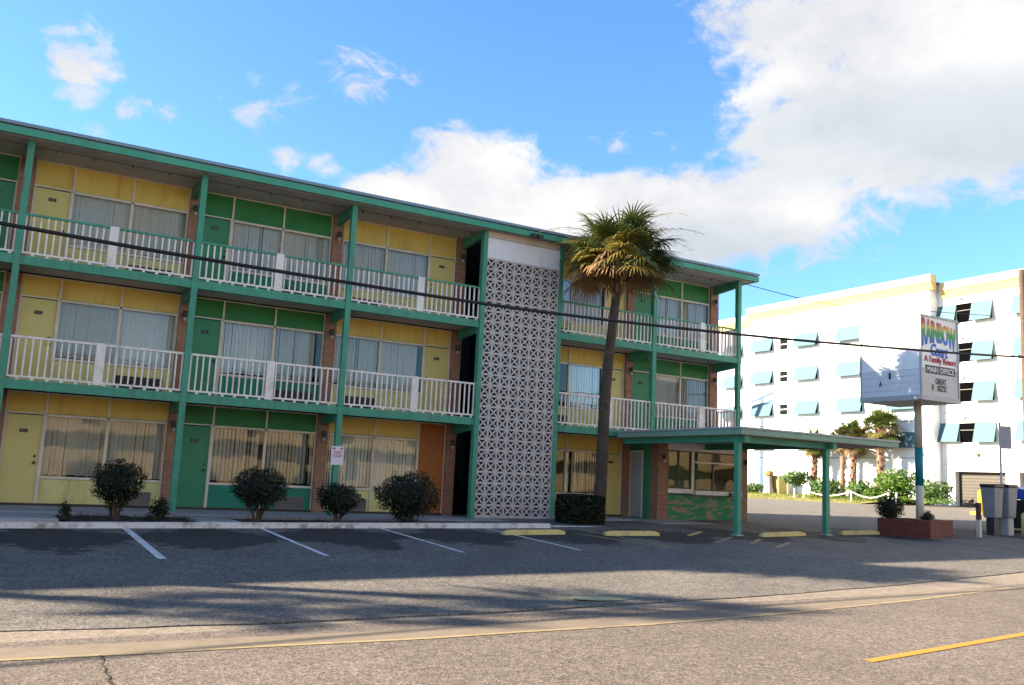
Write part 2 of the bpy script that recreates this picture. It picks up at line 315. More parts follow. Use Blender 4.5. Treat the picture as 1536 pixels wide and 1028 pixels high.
# stall lines
for i, (x, w, y1, m) in enumerate(((-8.38, .12, -6.85, 'paint_white'), (-5.98, .09, -6.8, 'paint_white'), (-3.55, .08, -6.65, 'paint_white'), (-1.14, .08, -6.6, 'paint_white'), (1.2, .08, -6.4, 'paint_faded'), (-10.8, .1, -6.8, 'paint_white'))):
    b = MB(); n = 14
    for k in range(n):
        a0 = -2.97+(y1+2.97)*k/n; a1 = -2.97+(y1+2.97)*(k+1)/n
        b.quad((x-w/2, a0, G(x, a0)+.004), (x+w/2, a0, G(x, a0)+.004), (x+w/2, a1, G(x, a1)+.004), (x-w/2, a1, G(x, a1)+.004))
    struct(b.build('parking_line', m))
for (p0, p1) in (((1033, 804), (1052, 798)), ((1073, 815), (1098, 806)), ((1128, 816), (1140, 809)), ((1165, 822), (1185, 814)), ((1240, 806), (1340, 816)), ((860, 800), (1000, 822))):
    a, c = gp(*p0), gp(*p1); d = (c-a).normalized(); n = Vector((-d.y, d.x, 0))*.05; b = MB()
    q = [a-n, c-n, c+n, a+n]; b.quad(*[(v.x, v.y, G(v.x, v.y)+.005) for v in q]); struct(b.build('hatch_line', 'paint_faded' if p0[0] != 1033 else 'yellow_stop'))
# a tarred crack in the road near the camera
b = MB(); pts = [gp(153+dx, y) for dx, y in ((-2, 978), (2, 985), (-1, 991), (6, 997), (4, 1003), (12, 1009), (9, 1015), (17, 1021), (14, 1030), (21, 1038), (22, 1045))]
for a, c in zip(pts, pts[1:]):
    w = .008+.004*math.sin(a.y*40); b.quad((a.x-w, a.y, G(a.x, a.y)-.028), (a.x+w, a.y, G(a.x, a.y)-.028), (c.x+w, c.y, G(c.x, c.y)-.028), (c.x-w, c.y, G(c.x, c.y)-.028))
struct(b.build('road_crack', 'soil'))
b = MB(); c0 = gp(905, 897); n = 18
b.poly([(c0.x+(.5+.25*noise.noise(Vector((i, 1, 0))))*math.cos(2*math.pi*i/n), c0.y+(.2+.12*noise.noise(Vector((i*2, 5, 0))))*math.sin(2*math.pi*i/n), G(c0.x, c0.y)+.006-.036*.32*math.sin(2*math.pi*i/n)*-1) for i in range(n)]); struct(b.build('paint_spill', 'spill'))
rr = random.Random(3); b = MB(); b.noflip = True
for i in range(260):
    if i < 90: x = rr.uniform(-10.3, 9); y = rr.uniform(-3.3, -2.95)
    elif i < 190: x = rr.uniform(-10.4, 6); y = rr.uniform(-11, -3)
    else: q = gp(160+rr.gauss(0, 10), rr.uniform(980, 1027)); x, y = q.x, q.y
    z = G(x, y)+(.007 if y > -10.5 else -.027); a = rr.uniform(0, 6.28); l = rr.uniform(.012, .03) if i < 190 else rr.uniform(.006, .014); u = Vector((math.cos(a), math.sin(a), 0)); v = Vector((-u.y, u.x, .5))
    p = Vector((x, y, z)); b.quad(p-u*l, p-v*l*.4, p+u*l, p+v*l*.4)
tag(b.build('leaf_litter', 'frond_dry'), 'dry brown leaf litter scattered over the lot and along the kerb', 'leaf litter', None, 'stuff')
# walkway, planting bed, kerb
WZ = lambda x: 0.0 if x < 2.3 else .09
b = MB(); b.box(-45, 2.35, -.95, 1.32, -.35, 0); b.box(-10.6, -9.45, -2.76, -.95, -.35, -.03); b.box(-7.05, -6.3, -2.76, -.95, -.35, -.03); b.box(-.9, 2.35, -2.7, -.95, -.35, -.02)
struct(b.build('walkway', 'concrete_walk', bevel=.012))
b = MB(); b.box(2.36, 9.35, -.6, 1.32, -.3, .09); b.box(4.6, 11.6, -1.9, -.6, -.3, .086); struct(b.build('office_walkway', 'concrete_walk', bevel=.015))
b = MB()
for x0, x1 in ((-45, -10.62), (-9.43, -7.07), (-6.28, -.92)):
    k = int((x1-x0)/.3)+1
    for i in range(k):
        for j in range(6):
            a0 = x0+(x1-x0)*i/k; a1 = x0+(x1-x0)*(i+1)/k; c0 = -2.76+1.8*j/6; c1 = -2.76+1.8*(j+1)/6
            h = lambda x, y: -.07+.05*noise.noise(Vector((x*2, y*2, 0)))
            b.quad((a0, c0, h(a0, c0)), (a1, c0, h(a1, c0)), (a1, c1, h(a1, c1)), (a0, c1, h(a0, c1)))
struct(b.build('planting_bed', 'soil'))
b = MB()
for i in range(100):
    x0 = -45+.46*i; x1 = x0+.46
    if x0 > .35: break
    g0, g1 = G(x0, -2.95), G(x1, -2.95); t = .105
    b.hexa([(x0, -2.93, g0-.1), (x1, -2.93, g1-.1), (x1, -2.77, g1-.1), (x0, -2.77, g0-.1), (x0, -2.91+.012*noise.noise(Vector((x0*4, 0, 0))), g0+t), (x1, -2.91+.012*noise.noise(Vector((x1*4, 0, 0))), g1+t), (x1, -2.77, g1+t), (x0, -2.77, g0+t)])
struct(b.build('kerb', 'concrete_kerb'))
b = MB(); b.box(.38, 3.2, -2.6, -2.45, -.2, .0); b.box(2.0, 2.36, -2.44, -.96, -.2, -.025); struct(b.build('low_kerb', 'concrete_kerb', bevel=.01))
b = MB()
for i in range(8):
    for j in range(6):
        x0 = 2.37+.3*i; y0 = -2.44+.3*j
        if x0 > 4.3: continue
        b.quad((x0, y0, .0), (x0+.3, y0, .0), (x0+.3, y0+.3, .0), (x0, y0+.3, .0))
struct(b.build('palm_bed', 'soil'))

# ------------------------------------------------------------------ the motel
motel = thing('motel_building', 'three-storey yellow and green motel with balconies and a breeze block stair tower', 'motel')
F = [0.0, 2.53, 5.04]; BAR = [1.91, 4.40, 6.84]; CEIL = [2.38, 4.885, 7.43]; BB = [2.332, 4.844]
YW = 1.3; DEP = 7.0
def part(name, b, m, parent=None, **k): return b.build(name, m, parent or motel, **k)
# body behind the rooms, end wall
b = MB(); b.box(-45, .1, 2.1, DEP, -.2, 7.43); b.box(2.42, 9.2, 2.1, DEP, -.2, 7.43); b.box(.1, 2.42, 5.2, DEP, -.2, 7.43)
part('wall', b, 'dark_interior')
b = MB(); b.box(9.2, 9.32, 1.28, DEP+.02, -.2, 7.44); part('end_wall', b, 'brick')
b = MB(); b.box(-45, -14.35, 1.34, 2.1, -.2, 7.43); part('far_wing_wall', b, 'yellow_apron')
# roof
rf = part('roof', one(-45.2, 9.52, -.24, DEP+.4, 7.475, 7.60), 'drip_edge')
part('soffit', one(-45.1, 9.42, -.10, 1.29, 7.43, 7.474), 'soffit', rf)
b = MB(); b.box(-45.2, 9.44, -.29, -.245, 7.42, 7.565); b.box(9.44, 9.525, -.29, DEP, 7.42, 7.565); part('fascia', b, 'green_fascia', rf)
b = MB(); b.box(-45.2, 9.54, -.315, DEP+.42, 7.602, 7.67); part('drip_edge', b, 'drip_edge', rf)
# floor slabs with their edge beams
for k in (0, 1):
    for x0, x1 in ((-45, -.02), (2.47, 9.12)):
        s = part('floor_slab', one(x0, x1, .16, 1.29, BB[k]+.07, F[k+1]), 'soffit')
        b = MB(); b.box(x0, x1, .02, .155, BB[k], F[k+1]-.012); part('edge_beam', b, 'green_trim', s)
# posts and cross beams
PX = {0: [-14.2, -10.57, -7.106, -3.564], 1: [5.727, 9.02]}
for x in PX[0]+PX[1]:
    zs = [(WZ(x)-.06, BB[0]-.002), (F[1], BB[1]-.002), (F[2], 7.428)]
    for k, (z0, z1) in enumerate(zs):
        if x > 3 and k == 0: continue
        part('post', one(x-.065, x+.065, 0, .145, z0, z1), 'green_trim')
    for k in (1, 2): 
        if not(x > 3 and k == 0): part('post_joint', one(x-.063, x+.063, .003, .018, BB[k-1]-.03, F[k]+.03), 'green_trim')
for x in (.045, 2.42): part('tower_post', one(x-.06, x+.06, -.03, .14, -.05 if x < 1 else .05, 7.425), 'green_trim')
for x in PX[0]+[.0]+PX[1]:
    for k in range(3):
        if x > 3 and k == 0: continue
        zt = CEIL[k]-.005 if k == 2 else BB[k]+.068
        b = MB(); b.hexa([(x-.05, .148, zt-.2), (x+.05, .148, zt-.2), (x+.05, 1.16, zt-.28), (x-.05, 1.16, zt-.28), (x-.05, .148, zt), (x+.05, .148, zt), (x+.05, 1.16, zt), (x-.05, 1.16, zt)])
        part('cross_beam', b, 'green_trim')
# conduit and hooks under the eave
b = MB(); b.tube([(-14, .32, 7.405), (-.1, .32, 7.405)], .008, 5); b.tube([(2.6, .32, 7.405), (9.1, .32, 7.405)], .008, 5)
for i in range(19): b.box(-13.9+.76*i-.02, -13.9+.76*i+.02, .30, .34, 7.36, 7.40)
for i in range(9): b.box(2.8+.76*i-.02, 2.8+.76*i+.02, .30, .34, 7.36, 7.40)
part('conduit', b, 'grille_brown')

def railing(x0, x1, f, newel, green):
    b = MB(); y = .075; n = max(2, round((x1-x0)/.135)); z1 = f+.86
    for i in range(n+1):
        x = x0+.02+(x1-x0-.04)*i/n
        if newel is not None and abs(x-newel) < .09: continue
        j = .004*math.sin(i*7.3+f); b.box(x-.016+j, x+.016+j, y-.016, y+.016, f+.07, z1-.03)
    b.box(x0, x1, y-.025, y+.025, f+.035, f+.075)
    for i in range(n):       # little blocks under the bottom rail
        if i % 2: x = x0+(x1-x0)*(i+.5)/n; b.box(x-.03, x+.03, y-.02, y+.02, f-.01, f+.034)
    r = part('railing', b, 'white_rail')
    part('top_rail', one(x0, x1, y-.035, y+.03, z1-.03, z1+.015), 'green_trim' if green else 'white_rail', r)
    if newel is not None: part('newel_post', one(newel-.09, newel+.09, y-.05, y+.045, f+.005, z1+.02), 'white_rail', r)
for f, g in ((F[1], False), (F[2], True)):
    for x0, x1, nw in ((-14.13, -10.64, -12.4), (-10.5, -7.175, -8.83), (-7.035, -3.635, -5.27), (-3.495, -.02, -1.69), (2.485, 5.66, 4.19 if not g else None), (5.795, 8.95, 7.56)): railing(x0, x1, f, nw, g)
    # return at the open end
    b = MB(); x = 9.0; n = 8
    for i in range(n): y = .16+1.1*i/n; b.box(x-.016, x+.016, y+.05, y+.082, f+.07, f+.83)
    b.box(x-.025, x+.025, .15, 1.29, f+.035, f+.075); r = part('railing', b, 'white_rail'); part('top_rail', one(x-.03, x+.03, .15, 1.29, f+.83, f+.875), 'green_trim' if g else 'white_rail', r)

def curtain_mesh(x0, x1, z0, z1, y, seed):
    rr = random.Random(seed); b = MB(); pitch = .086; n = int((x1-x0)/pitch); base = rr.uniform(.15, .55) if z0 < 2 else rr.uniform(.0, .25); b.noflip = True
    for i in range(n):
        x = x0+(x1-x0)*(i+.5)/n+rr.uniform(-.006, .006); an = base+rr.uniform(-.18, .18)+(.5 if rr.random() < .05 else 0); hw = .046; pts = []
        sway = rr.uniform(-.01, .01); zz = z0+rr.uniform(0, .025)
        for k in range(4):
            u = -1+2*k/3; pts.append((u*hw*math.cos(an), u*hw*math.sin(an)+.010*(1-u*u)))
        for (ax, ay), (cx, cy) in zip(pts, pts[1:]): b.quad((x+ax+sway, y+ay, zz), (x+cx+sway, y+cy, zz), (x+cx, y+cy, z1), (x+ax, y+ay, z1))
    return b
def window(x0, x1, f, bar, seed, gap=0.0):
    b = MB(); z0, z1 = f+.60, bar; w = .03; y0, y1 = YW-.02, YW+.05
    b.box(x0, x1, y0, y1, z0-.035, z0+.02); b.box(x0, x1, y0-.002, y1, z1-.03, z1+.02); b.box(x0, x0+w, y0+.002, y1, z0+.02, z1-.03); b.box(x1-w, x1, y0+.002, y1, z0+.02, z1-.03)
    o = part('window', b, 'window_frame'); g = MB(); g.quad((x0+w, YW+.015, z0+.02), (x1-w, YW+.015, z0+.02), (x1-w, YW+.015, z1-.03), (x0+w, YW+.015, z1-.03)); part('pane', g, 'glass', o)
    rr = random.Random(seed); c0 = x0+.01+(gap if gap > 0 else 0); c1 = x1-.01+(gap if gap < 0 else 0)
    part('curtain', curtain_mesh(c0, c1, z0+.03+rr.random()*.03, z1+.05, YW+.13, seed), 'curtain', o, smooth=True)
    return o
def slab_panel(name, x0, x1, z0, z1, m, y=YW, seams=0):
    b = MB(); b.box(x0, x1, y, y+.04, z0, z1)
    return part(name, b, m)
def door(x0, x1, f, bar, m, hinge_right):
    o = part('door', one(x0+.045, x1-.045, YW+.012, YW+.05, f+.03, bar-.02), m)
    hx = x1-.12 if not hinge_right else x0+.12
    b = MB(); b.lathe((hx, YW-.03, f+.86), [(.005, 0), (.03, .01), (.032, .03), (.03, .05), (.005, .06)], 8); b.box(hx-.02, hx+.02, YW-.005, YW+.013, f+1.0, f+1.05); b.box(hx-.006, hx+.006, YW-.02, YW+.02, f+.88, f+.9)
    part('handle', b, 'dark_metal', o, smooth=False)
    cx = (x0+x1)/2; b = MB(); b.box(cx-.075, cx+.075, YW-.004, YW+.012, f+1.52, f+1.59); b.m = 1
    for k in range(3): b.box(cx-.05+.035*k, cx-.03+.035*k, YW-.007, YW-.0045, f+1.535, f+1.575)
    part('number_plate', b, ['sign_black', 'grille_grey'], o)
    b = MB(); b.box(x0, x0+.043, YW-.015, YW+.05, f, bar-.001); b.box(x1-.043, x1, YW-.015, YW+.05, f, bar-.001); b.box(x0, x1, YW-.018, YW+.05, bar, bar+.03); part('door_frame', b, 'window_frame', o)
def grille(x0, x1, z0, z1, m):
    b = MB(); b.box(x0, x1, YW-.015, YW-.003, z0, z1); n = 7
    for i in range(n): z = z0+(z1-z0)*(i+.2)/n; b.hexa([(x0+.02, YW-.05, z), (x1-.02, YW-.05, z), (x1-.02, YW-.015, z+.015), (x0+.02, YW-.015, z+.015), (x0+.02, YW-.05, z+.012), (x1-.02, YW-.05, z+.012), (x1-.02, YW-.015, z+.03), (x0+.02, YW-.015, z+.03)])
    b.box(x0-.015, x0, YW-.055, YW-.003, z0-.01, z1+.01); b.box(x1, x1+.015, YW-.055, YW-.003, z0-.01, z1+.01); b.box(x0, x1, YW-.056, YW-.003, z1, z1+.015); b.box(x0, x1, YW-.056, YW-.003, z0-.015, z0)
    part('air_conditioner_grille', b, m)
def lamp(x, z, y=None):
    y = YW-.11 if y is None else y
    b = MB(); b.lathe((x, y-.07, z), [(.01, .14), (.05, .12), (.055, .05), (.05, .0), (.03, -.02)], 10); b.box(x-.02, x+.02, y-.05, y+.02, z+.08, z+.11); o = part('wall_lamp', b, 'dark_metal')
    g = MB(); g.lathe((x, y-.07, z-.09), [(.005, -.03), (.035, -.01), (.04, .03), (.03, .068)], 10); part('lamp_globe', g, 'lamp_glass', o, smooth=True)
SEED = [0]
def unit(x0, x1, k, colr, rev, ply=False):
    f, bar, ce = F[k] + (.09 if (k == 0 and x0 > 2) else 0), BAR[k], CEIL[k]; dw = .77; ww = (x1-x0-dw)/2
    T, D, A = colr+'_transom', colr+'_door', colr+'_apron'
    if not rev: segs = [('d', x0, x0+dw), ('w', x0+dw, x0+dw+ww), ('w', x0+dw+ww, x1)]
    else: segs = [('w', x0, x0+ww), ('w', x0+ww, x0+2*ww), ('d', x1-dw, x1)]
    wi = 0
    for t, a, c in segs:
        if t == 'd' and ply: slab_panel('plywood_board', a+.02, c, f, ce, 'plywood', YW-.01); continue
        slab_panel('transom_panel', a+.022, c-.022, bar+.032, ce, T, YW+.006)
        if t == 'd': door(a, c, f, bar, D, rev)
        else:
            SEED[0] += 1; gap = 0.0
            if (x0, k, wi) in GAPS: gap = GAPS[(x0, k, wi)]
            window(a, c, f, bar, SEED[0], gap); slab_panel('apron_panel', a+.022, c-.022, f+.05, f+.56, A, YW+.004); wi += 1
    b = MB()
    for t, a, c in segs[:-1]: b.box(c-.021, c+.021, YW-.022, YW+.051, f, ce-.001)
    b.box(x0-.0, x0+.02, YW-.0215, YW+.051, f, ce-.001); b.box(x1-.02, x1, YW-.0215, YW+.051, f, ce-.001)
    b.box(x0+.02, x1-.02, YW-.02, YW+.03, ce-.028, ce-.0015)
    if colr == 'green' or k == 0: pass
    part('mullion', b, 'window_frame')
    part('sill_strip', one(x0, x1, YW-.03, YW+.06, f-.002, f+.048), 'dark_metal' if k == 0 else 'window_frame')
    gx0, gx1 = (x1-.22-.97, x1-.22) if not rev else (x0+.2, x0+1.15)
    if k == 0: gx0, gx1 = (x1-.85, x1-.22) if not rev else (x0+.35, x0+1.1)
    grille(gx0, gx1, f+.07, f+.34, 'grille_brown' if k else 'grille_grey')
GAPS = {(-6.93, 2, 1): -.0, (-6.93, 1, 1): -.16, (-6.93, 0, 0): -.1, (-3.40, 1, 1): -.12, (2.44, 2, 0): .35, (2.44, 1, 0): -.2, (2.44, 0, 0): -.6, (-10.41, 0, 0): -.0}
for k in range(3):
    unit(-14.05, -10.72, k, 'green', True)
    unit(-10.41, -7.17, k, 'yellow', False)
    unit(-6.93, -3.69, k, 'green', False)
    unit(-3.40, -.18, k, 'yellow', True, ply=(k == 0))
    unit(2.44, 5.62, k, 'yellow', True)
    if k: unit(5.88, 8.93, k, 'green', False)
    f0, ce = F[k], CEIL[k]+.0
    for a, c in ((-10.715, -10.415), (-7.165, -6.935), (-3.685, -3.405), (-.175, .10)) + (((5.625, 5.875), (8.935, 9.199)) if k else ((5.625, 5.875),)):
        part('brick_pier', one(a, c, YW-.09, YW+.3, f0-.0, ce-.002), 'brick')
    for x in (-7.05, -3.54, -.04) + ((5.76, 9.07) if k else ()): lamp(x, F[k]+1.83)
# stair tower: breeze block screen, white panel
b = MB(); x0, x1, z0, z1 = .106, 2.358, .06, 6.70; nx, nz = 8, 24; dx = (x1-x0)/nx; dz = (z1-z0)/nz; y0, y1 = .0, .06
for i in range(nx+1): b.box(x0+dx*i-.025, x0+dx*i+.025, y0, y1, z0, z1)
for j in range(nz+1): b.box(x0-.02, x1+.02, y0+.002, y1-.002, z0+dz*j-.025, z0+dz*j+.025)
for i in range(nx):
    for j in range(nz):
        cx, cz = x0+dx*(i+.5), z0+dz*(j+.5); hx, hz = dx/2-.018, dz/2-.018
        b.bar((cx-hx, .03, cz-hz), (cx+hx, .03, cz+hz), .040, .05); b.bar((cx-hx, .03, cz+hz), (cx+hx, .03, cz-hz), .040, .048)
        b.box(cx-.026, cx+.026, .003, .057, cz-.026, cz+.026)
        for sx, sz in ((1, 0), (-1, 0), (0, 1), (0, -1)):
            px_, pz_ = cx+sx*(hx-.004), cz+sz*(hz-.004); b.box(px_-.013, px_+.013, .006, .054, pz_-.013, pz_+.013)
part('breeze_block_screen', b, 'block_white')
part('tower_base', one(.1, 2.36, -.02, .12, -.05, .036), 'concrete_walk')
part('tower_panel', one(.107, 2.358, .0, .10, 6.724, 7.26), 'panel_white'); part('tower_frieze', one(.107, 2.358, .004, .10, 7.272, 7.43), 'panel_pink')
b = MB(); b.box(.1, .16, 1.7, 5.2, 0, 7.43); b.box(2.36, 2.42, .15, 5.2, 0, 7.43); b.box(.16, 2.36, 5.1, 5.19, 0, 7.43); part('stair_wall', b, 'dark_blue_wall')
for k in range(1, 3): part('stair_landing', one(.17, 2.35, .2, 2.4, F[k]-.15, F[k]-.005), 'dark_interior')
for q in range(2):
    b = MB(); b.poly([(.2, 2.41, F[q]+.02)]+[(.2, 2.41+.26*(i//2+i%2), F[q]+.27*(i//2+1)) for i in range(18)]); n_ = len(b.v)
    b.poly([(1.2, v[1], v[2]) for v in b.v[:n_]]); 
    for i in range(n_): j = (i+1) % n_; b.f.append((i, j, j+n_, i+n_)); b.mi.append(0)
    part('stair_flight', b, 'dark_interior')
b = MB(); b.box(1.30, 1.42, -.36, -.30, 7.40, 7.50); b.box(1.2, 1.34, -.45, -.33, 7.38, 7.47); b.box(1.40, 1.54, -.45, -.33, 7.37, 7.46); part('floodlight', b, 'dark_metal')
# office under the canopy
OY = -.05
part('office_pier', one(5.9, 6.26, OY, .3, .086, 2.31), 'brick'); part('office_pier', one(9.0, 9.34, OY, 1.26, .086, 2.31), 'brick')
part('office_panel', one(6.262, 8.998, OY+.02, .2, .09, .80), 'peel')
b = MB(); b.box(6.27, 7.2, OY-.03, OY+.06, .84, .97); b.box(7.2, 8.99, OY-.14, OY+.06, .82, .94); sl_ = part('office_sill', b, 'white_rail')
def office_win(x0, x1, z0, z1, vs, hs):
    b = MB(); y0, y1 = OY+.02, OY+.07; w = .035
    b.box(x0, x0+w, y0, y1, z0, z1); b.box(x1-w, x1, y0, y1, z0, z1); b.box(x0+w, x1-w, y0+.001, y1, z0, z0+w); b.box(x0+w, x1-w, y0+.001, y1, z1-w, z1)
    for v in vs: b.box(v-.025, v+.025, y0+.003, y1-.003, z0+w, hs[0] if hs else z1-w)
    b.m = 1
    for h in hs: b.box(x0+w, x1-w, y0-.002, y1-.004, h-.02, h+.03)
    o = part('office_window', b, ['grille_brown', 'window_frame']); g = MB(); g.quad((x0+w, OY+.05, z0+w), (x1-w, OY+.05, z0+w), (x1-w, OY+.05, z1-w), (x0+w, OY+.05, z1-w)); part('pane', g, 'glass', o)
office_win(6.27, 7.14, .975, 2.06, [6.68], []); office_win(7.24, 8.9, .945, 2.06, [8.0], [1.75])
part('office_mullion', one(7.145, 7.235, OY-.01, OY+.08, .97, 2.06), 'window_frame')
part('office_header', one(6.262, 8.998, OY+.01, .2, 2.065, 2.31), 'panel_white')
b = MB(); b.box(5.9, 5.96, .302, 1.24, .09, 2.31); b.box(6.3, 9.0, 1.2, 1.28, .09, 2.31); b.box(6.3, 8.9, .9, 1.15, .09, .95); b.box(6.5, 6.9, .7, .95, .95, 1.3); part('office_wall', b, 'green_door')
o = part('office_door', one(5.872, 5.898, .62, 1.18, .12, 1.98), 'galvanised'); b = MB()
b.box(5.855, 5.871, .58, .64, .1, 2.02); b.box(5.855, 5.871, 1.16, 1.22, .1, 2.02); b.box(5.856, 5.87, .64, 1.16, 1.96, 2.02); part('door_frame', b, 'window_frame', o)
lamp(6.06, 1.80, OY-.01); lamp(9.2, 1.78, OY-.01)
b = MB(); b.box(8.46, 8.56, OY-.22, OY-.141, .80, .92); part('drop_box', b, 'dark_metal')
# canopy
CX0, CX1, CY = 4.45, 10.0, -4.85
cn = part('canopy_roof', one(CX0+.05, CX1-.05, CY+.05, .0, 2.335, 2.40), 'drip_edge')
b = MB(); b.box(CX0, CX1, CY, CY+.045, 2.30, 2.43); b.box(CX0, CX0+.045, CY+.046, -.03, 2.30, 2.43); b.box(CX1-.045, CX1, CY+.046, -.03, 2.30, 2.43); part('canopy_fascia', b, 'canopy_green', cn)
b = MB(); b.box(CX0-.03, CX1+.03, CY-.03, -.035, 2.432, 2.475); part('canopy_drip_edge', b, 'galvanised', cn)
part('canopy_soffit', one(CX0+.06, CX1-.06, CY+.06, -.01, 2.29, 2.333), 'panel_pink', cn)
for x in (4.72, 7.70):
    part('canopy_post', one(x-.065, x+.065, -4.52, -4.39, G(x, -4.45)-.05, 2.13), 'green_trim', cn)
    part('base_plate', one(x-.11, x+.11, -4.565, -4.345, G(x, -4.45)-.02, G(x, -4.45)+.018), 'galvanised', cn)
    part('canopy_beam', one(x-.07, x+.07, -4.75, -.06, 2.131, 2.288), 'green_trim', cn)
part('canopy_beam', one(4.8, 7.62, -4.53, -4.38, 2.131, 2.288), 'green_trim', cn)
tag(one(0, .001, 0, .001, -3, -2.999).build('x', 'soil'), 'x', 'x') if False else None

# notice on the post
nx_ = -3.564; nb = thing('parking_notice', 'small white notice with two red marks on a green post', 'notice', (nx_, -.02, 1.36))
b = MB(); b.box(nx_-.155, nx_+.155, -.022, -.006, 1.15, 1.585); b.build('notice_board', 'notice_white', nb, bevel=.004)
def text_mesh(name, body, size, m, parent, place, shear=0, bold=0, width=None, height=None, warp=None):
    c = bpy.data.curves.new(name, 'FONT'); c.body = body; c.size = size; c.shear = shear; c.offset = bold; c.align_x = 'CENTER'; c.extrude = .004; c.resolution_u = 3
    t = bpy.data.objects.new(name, c); col.objects.link(t); dg = bpy.context.evaluated_depsgraph_get(); me = bpy.data.meshes.new_from_object(t.evaluated_get(dg)); bpy.data.objects.remove(t)
    xs = [v.co.x for v in me.vertices]; ys = [v.co.y for v in me.vertices]; cx = (min(xs)+max(xs))/2; y0 = min(ys); sx = width/(max(xs)-min(xs)) if width else 1; sy = height/(max(ys)-y0) if height else sx
    for v in me.vertices:
        x, y = (v.co.x-cx)*sx, (v.co.y-y0)*sy
        if warp: x, y = warp(x, y)
        v.co = place(x, y, v.co.z)
    me.materials.clear(); me.materials.append(MAT[m]); o = bpy.data.objects.new(name, me); col.objects.link(o); o.parent = parent
    if parent.type == 'EMPTY': o.matrix_parent_inverse = Matrix.Translation(-parent.location)
    return o
b = MB()
for s in (-1, 1): b.box(nx_+s*.09-.035, nx_+s*.09+.035, -.026, -.0225, 1.51, 1.55)
for z, w in ((1.465, .11), (1.43, .09), (1.385, .12), (1.35, .1)): b.box(nx_-w, nx_+w, -.026, -.0225, z-.008, z+.008)
b.build('notice_print', 'notice_red', nb)

# ------------------------------------------------------------------ plants
def palm(name, base, top, rad, crown_r, nleaf, seg, m_trunk, mats, seed, label, group, tex=True, stalks=True, segw=.035, fan=1.0, droop=1.0, elev_lo=-70, ribs=0, elev_hi=82):
    rr = random.Random(seed); base = Vector(base); top = Vector(top); root = thing(name, label, 'palm tree', base, group)
    b = MB(); pts = []; rs = []; n = 36
    for i in range(n+1):
        t = i/n; p = base.lerp(top, t)+Vector((.10*math.sin(t*2.5+seed), .03*math.sin(t*4), 0))*math.sin(t*math.pi); pts.append(p); rs.append(rad*(1.25-.45*t if t > .06 else 1.5-4*t)*(1+.06*(i % 2)+.04*rr.random()))
    b.tube(pts, rs, 14)
    if ribs:     # old leaf bases in a criss-cross
        for i in range(ribs):
            t = .04+.93*i/ribs; p = base.lerp(top, t); a = i*2.4; d = Vector((math.cos(a), math.sin(a), 0)); q = p+d*rad*.95; b.bar(q, q+d*rad*.5+Vector((0, 0, rad*1.1)), rad*.55, rad*.2, d)
    b.build('trunk', m_trunk, root)
    bb = MB()       # boots: split old leaf bases under the crown
    for i in range(26):
        a = i*2.4; t = 1-.16*(i/26); p = base.lerp(top, t); d = Vector((math.cos(a), math.sin(a), 0)); bb.bar(p+d*rad*.6, p+d*(rad*1.9)+Vector((0, 0, rad*1.7)), rad*.45, rad*.22, d)
    bb.build('leaf_bases', 'frond_dry' if tex else m_trunk, root)
    groups = {k: MB() for k in range(3)}
    for k in groups: groups[k].noflip = True
    for i in range(nleaf):
        u = (i+.5)/nleaf; el = R(elev_hi-(elev_hi-elev_lo)*u**.85+rr.uniform(-9, 9)); az = i*2.39996+rr.uniform(-.3, .3)
        d = Vector((math.cos(az)*math.cos(el), math.sin(az)*math.cos(el), math.sin(el))); L = crown_r*(.36+.34*rr.random())*(1 if u < .8 else .9)
        g = 0 if u < .50 else (1 if rr.random() < .5 else 0)
        if u > .86: g = 2 if rr.random() < .6 else 1
        if rr.random() < .26 and u > .22: g = 2 if rr.random() < .6 else 1
        b = groups[g]; o = top+Vector((0, 0, .05)); side = d.cross(Vector((0, 0, 1)))
        side = side.normalized() if side.length > .1 else Vector((1, 0, 0)); nrm = side.cross(d).normalized()
        hub = o+d*L+Vector((0, 0, -.06*L)); b.bar(o, hub, .03*crown_r/1.9, .02, nrm)
        spread = R(118)*fan; sl = crown_r*(.46+.1*rr.random()); roll = rr.uniform(-.5, .5)
        sd = side*math.cos(roll)+nrm*math.sin(roll)
        for j in range(seg):
            a = -spread+2*spread*j/(seg-1); dir0 = (d*math.cos(a)+sd*math.sin(a)).normalized(); ln = sl*(1-.35*abs(a)/spread)*(.85+.3*rr.random())
            dr = droop*(.35+.4*rr.random())*(1.5 if g == 2 else 1); p = hub.copy(); w = segw*crown_r/1.9; wd = dir0.cross(nrm).normalized()
            steps = 3; prev = None; dd = dir0.copy()
            for s in range(steps+1):
                ww = w*(.6, 1, .75, .12)[s]; cur = (p-wd*ww, p+wd*ww)
                if prev: b.quad(prev[0], prev[1], cur[1], cur[0])
                prev = cur; p = p+dd*ln/steps; dd = (dd+Vector((0, 0, -dr*.42))+nrm*(.06 if s == 0 else 0)).normalized()
    for g, nm in ((0, 'crown'), (1, 'yellowed_fronds'), (2, 'dead_fronds')):
        if groups[g].f: groups[g].build(nm, mats[g], root)
    if stalks:
        b = MB()
        for i in range(9):
            a = rr.uniform(0, 6.28) if i > 2 else (.2, 2.6, .5)[i]; p = top.copy(); d = Vector((math.cos(a)*.55, math.sin(a)*.4, .9)).normalized(); q = [p]
            for s in range(9): p = p+d*crown_r*.17; d = (d+Vector((math.cos(a)*.10, math.sin(a)*.1, -.17))).normalized(); q.append(p)
            b.tube(q, [.012-.001*s for s in range(10)], 4)
            for s in range(4, 10):
                for e in range(3): v = Vector((rr.uniform(-1, 1), rr.uniform(-1, 1), rr.uniform(-.9, .3)))*.16; b.tube([q[s], q[s]+v], .004, 3, False)
        b.build('flower_stalks', 'frond_dry', root)
    return root
near_mats = ['frond_green', 'frond_yellow', 'frond_dry']
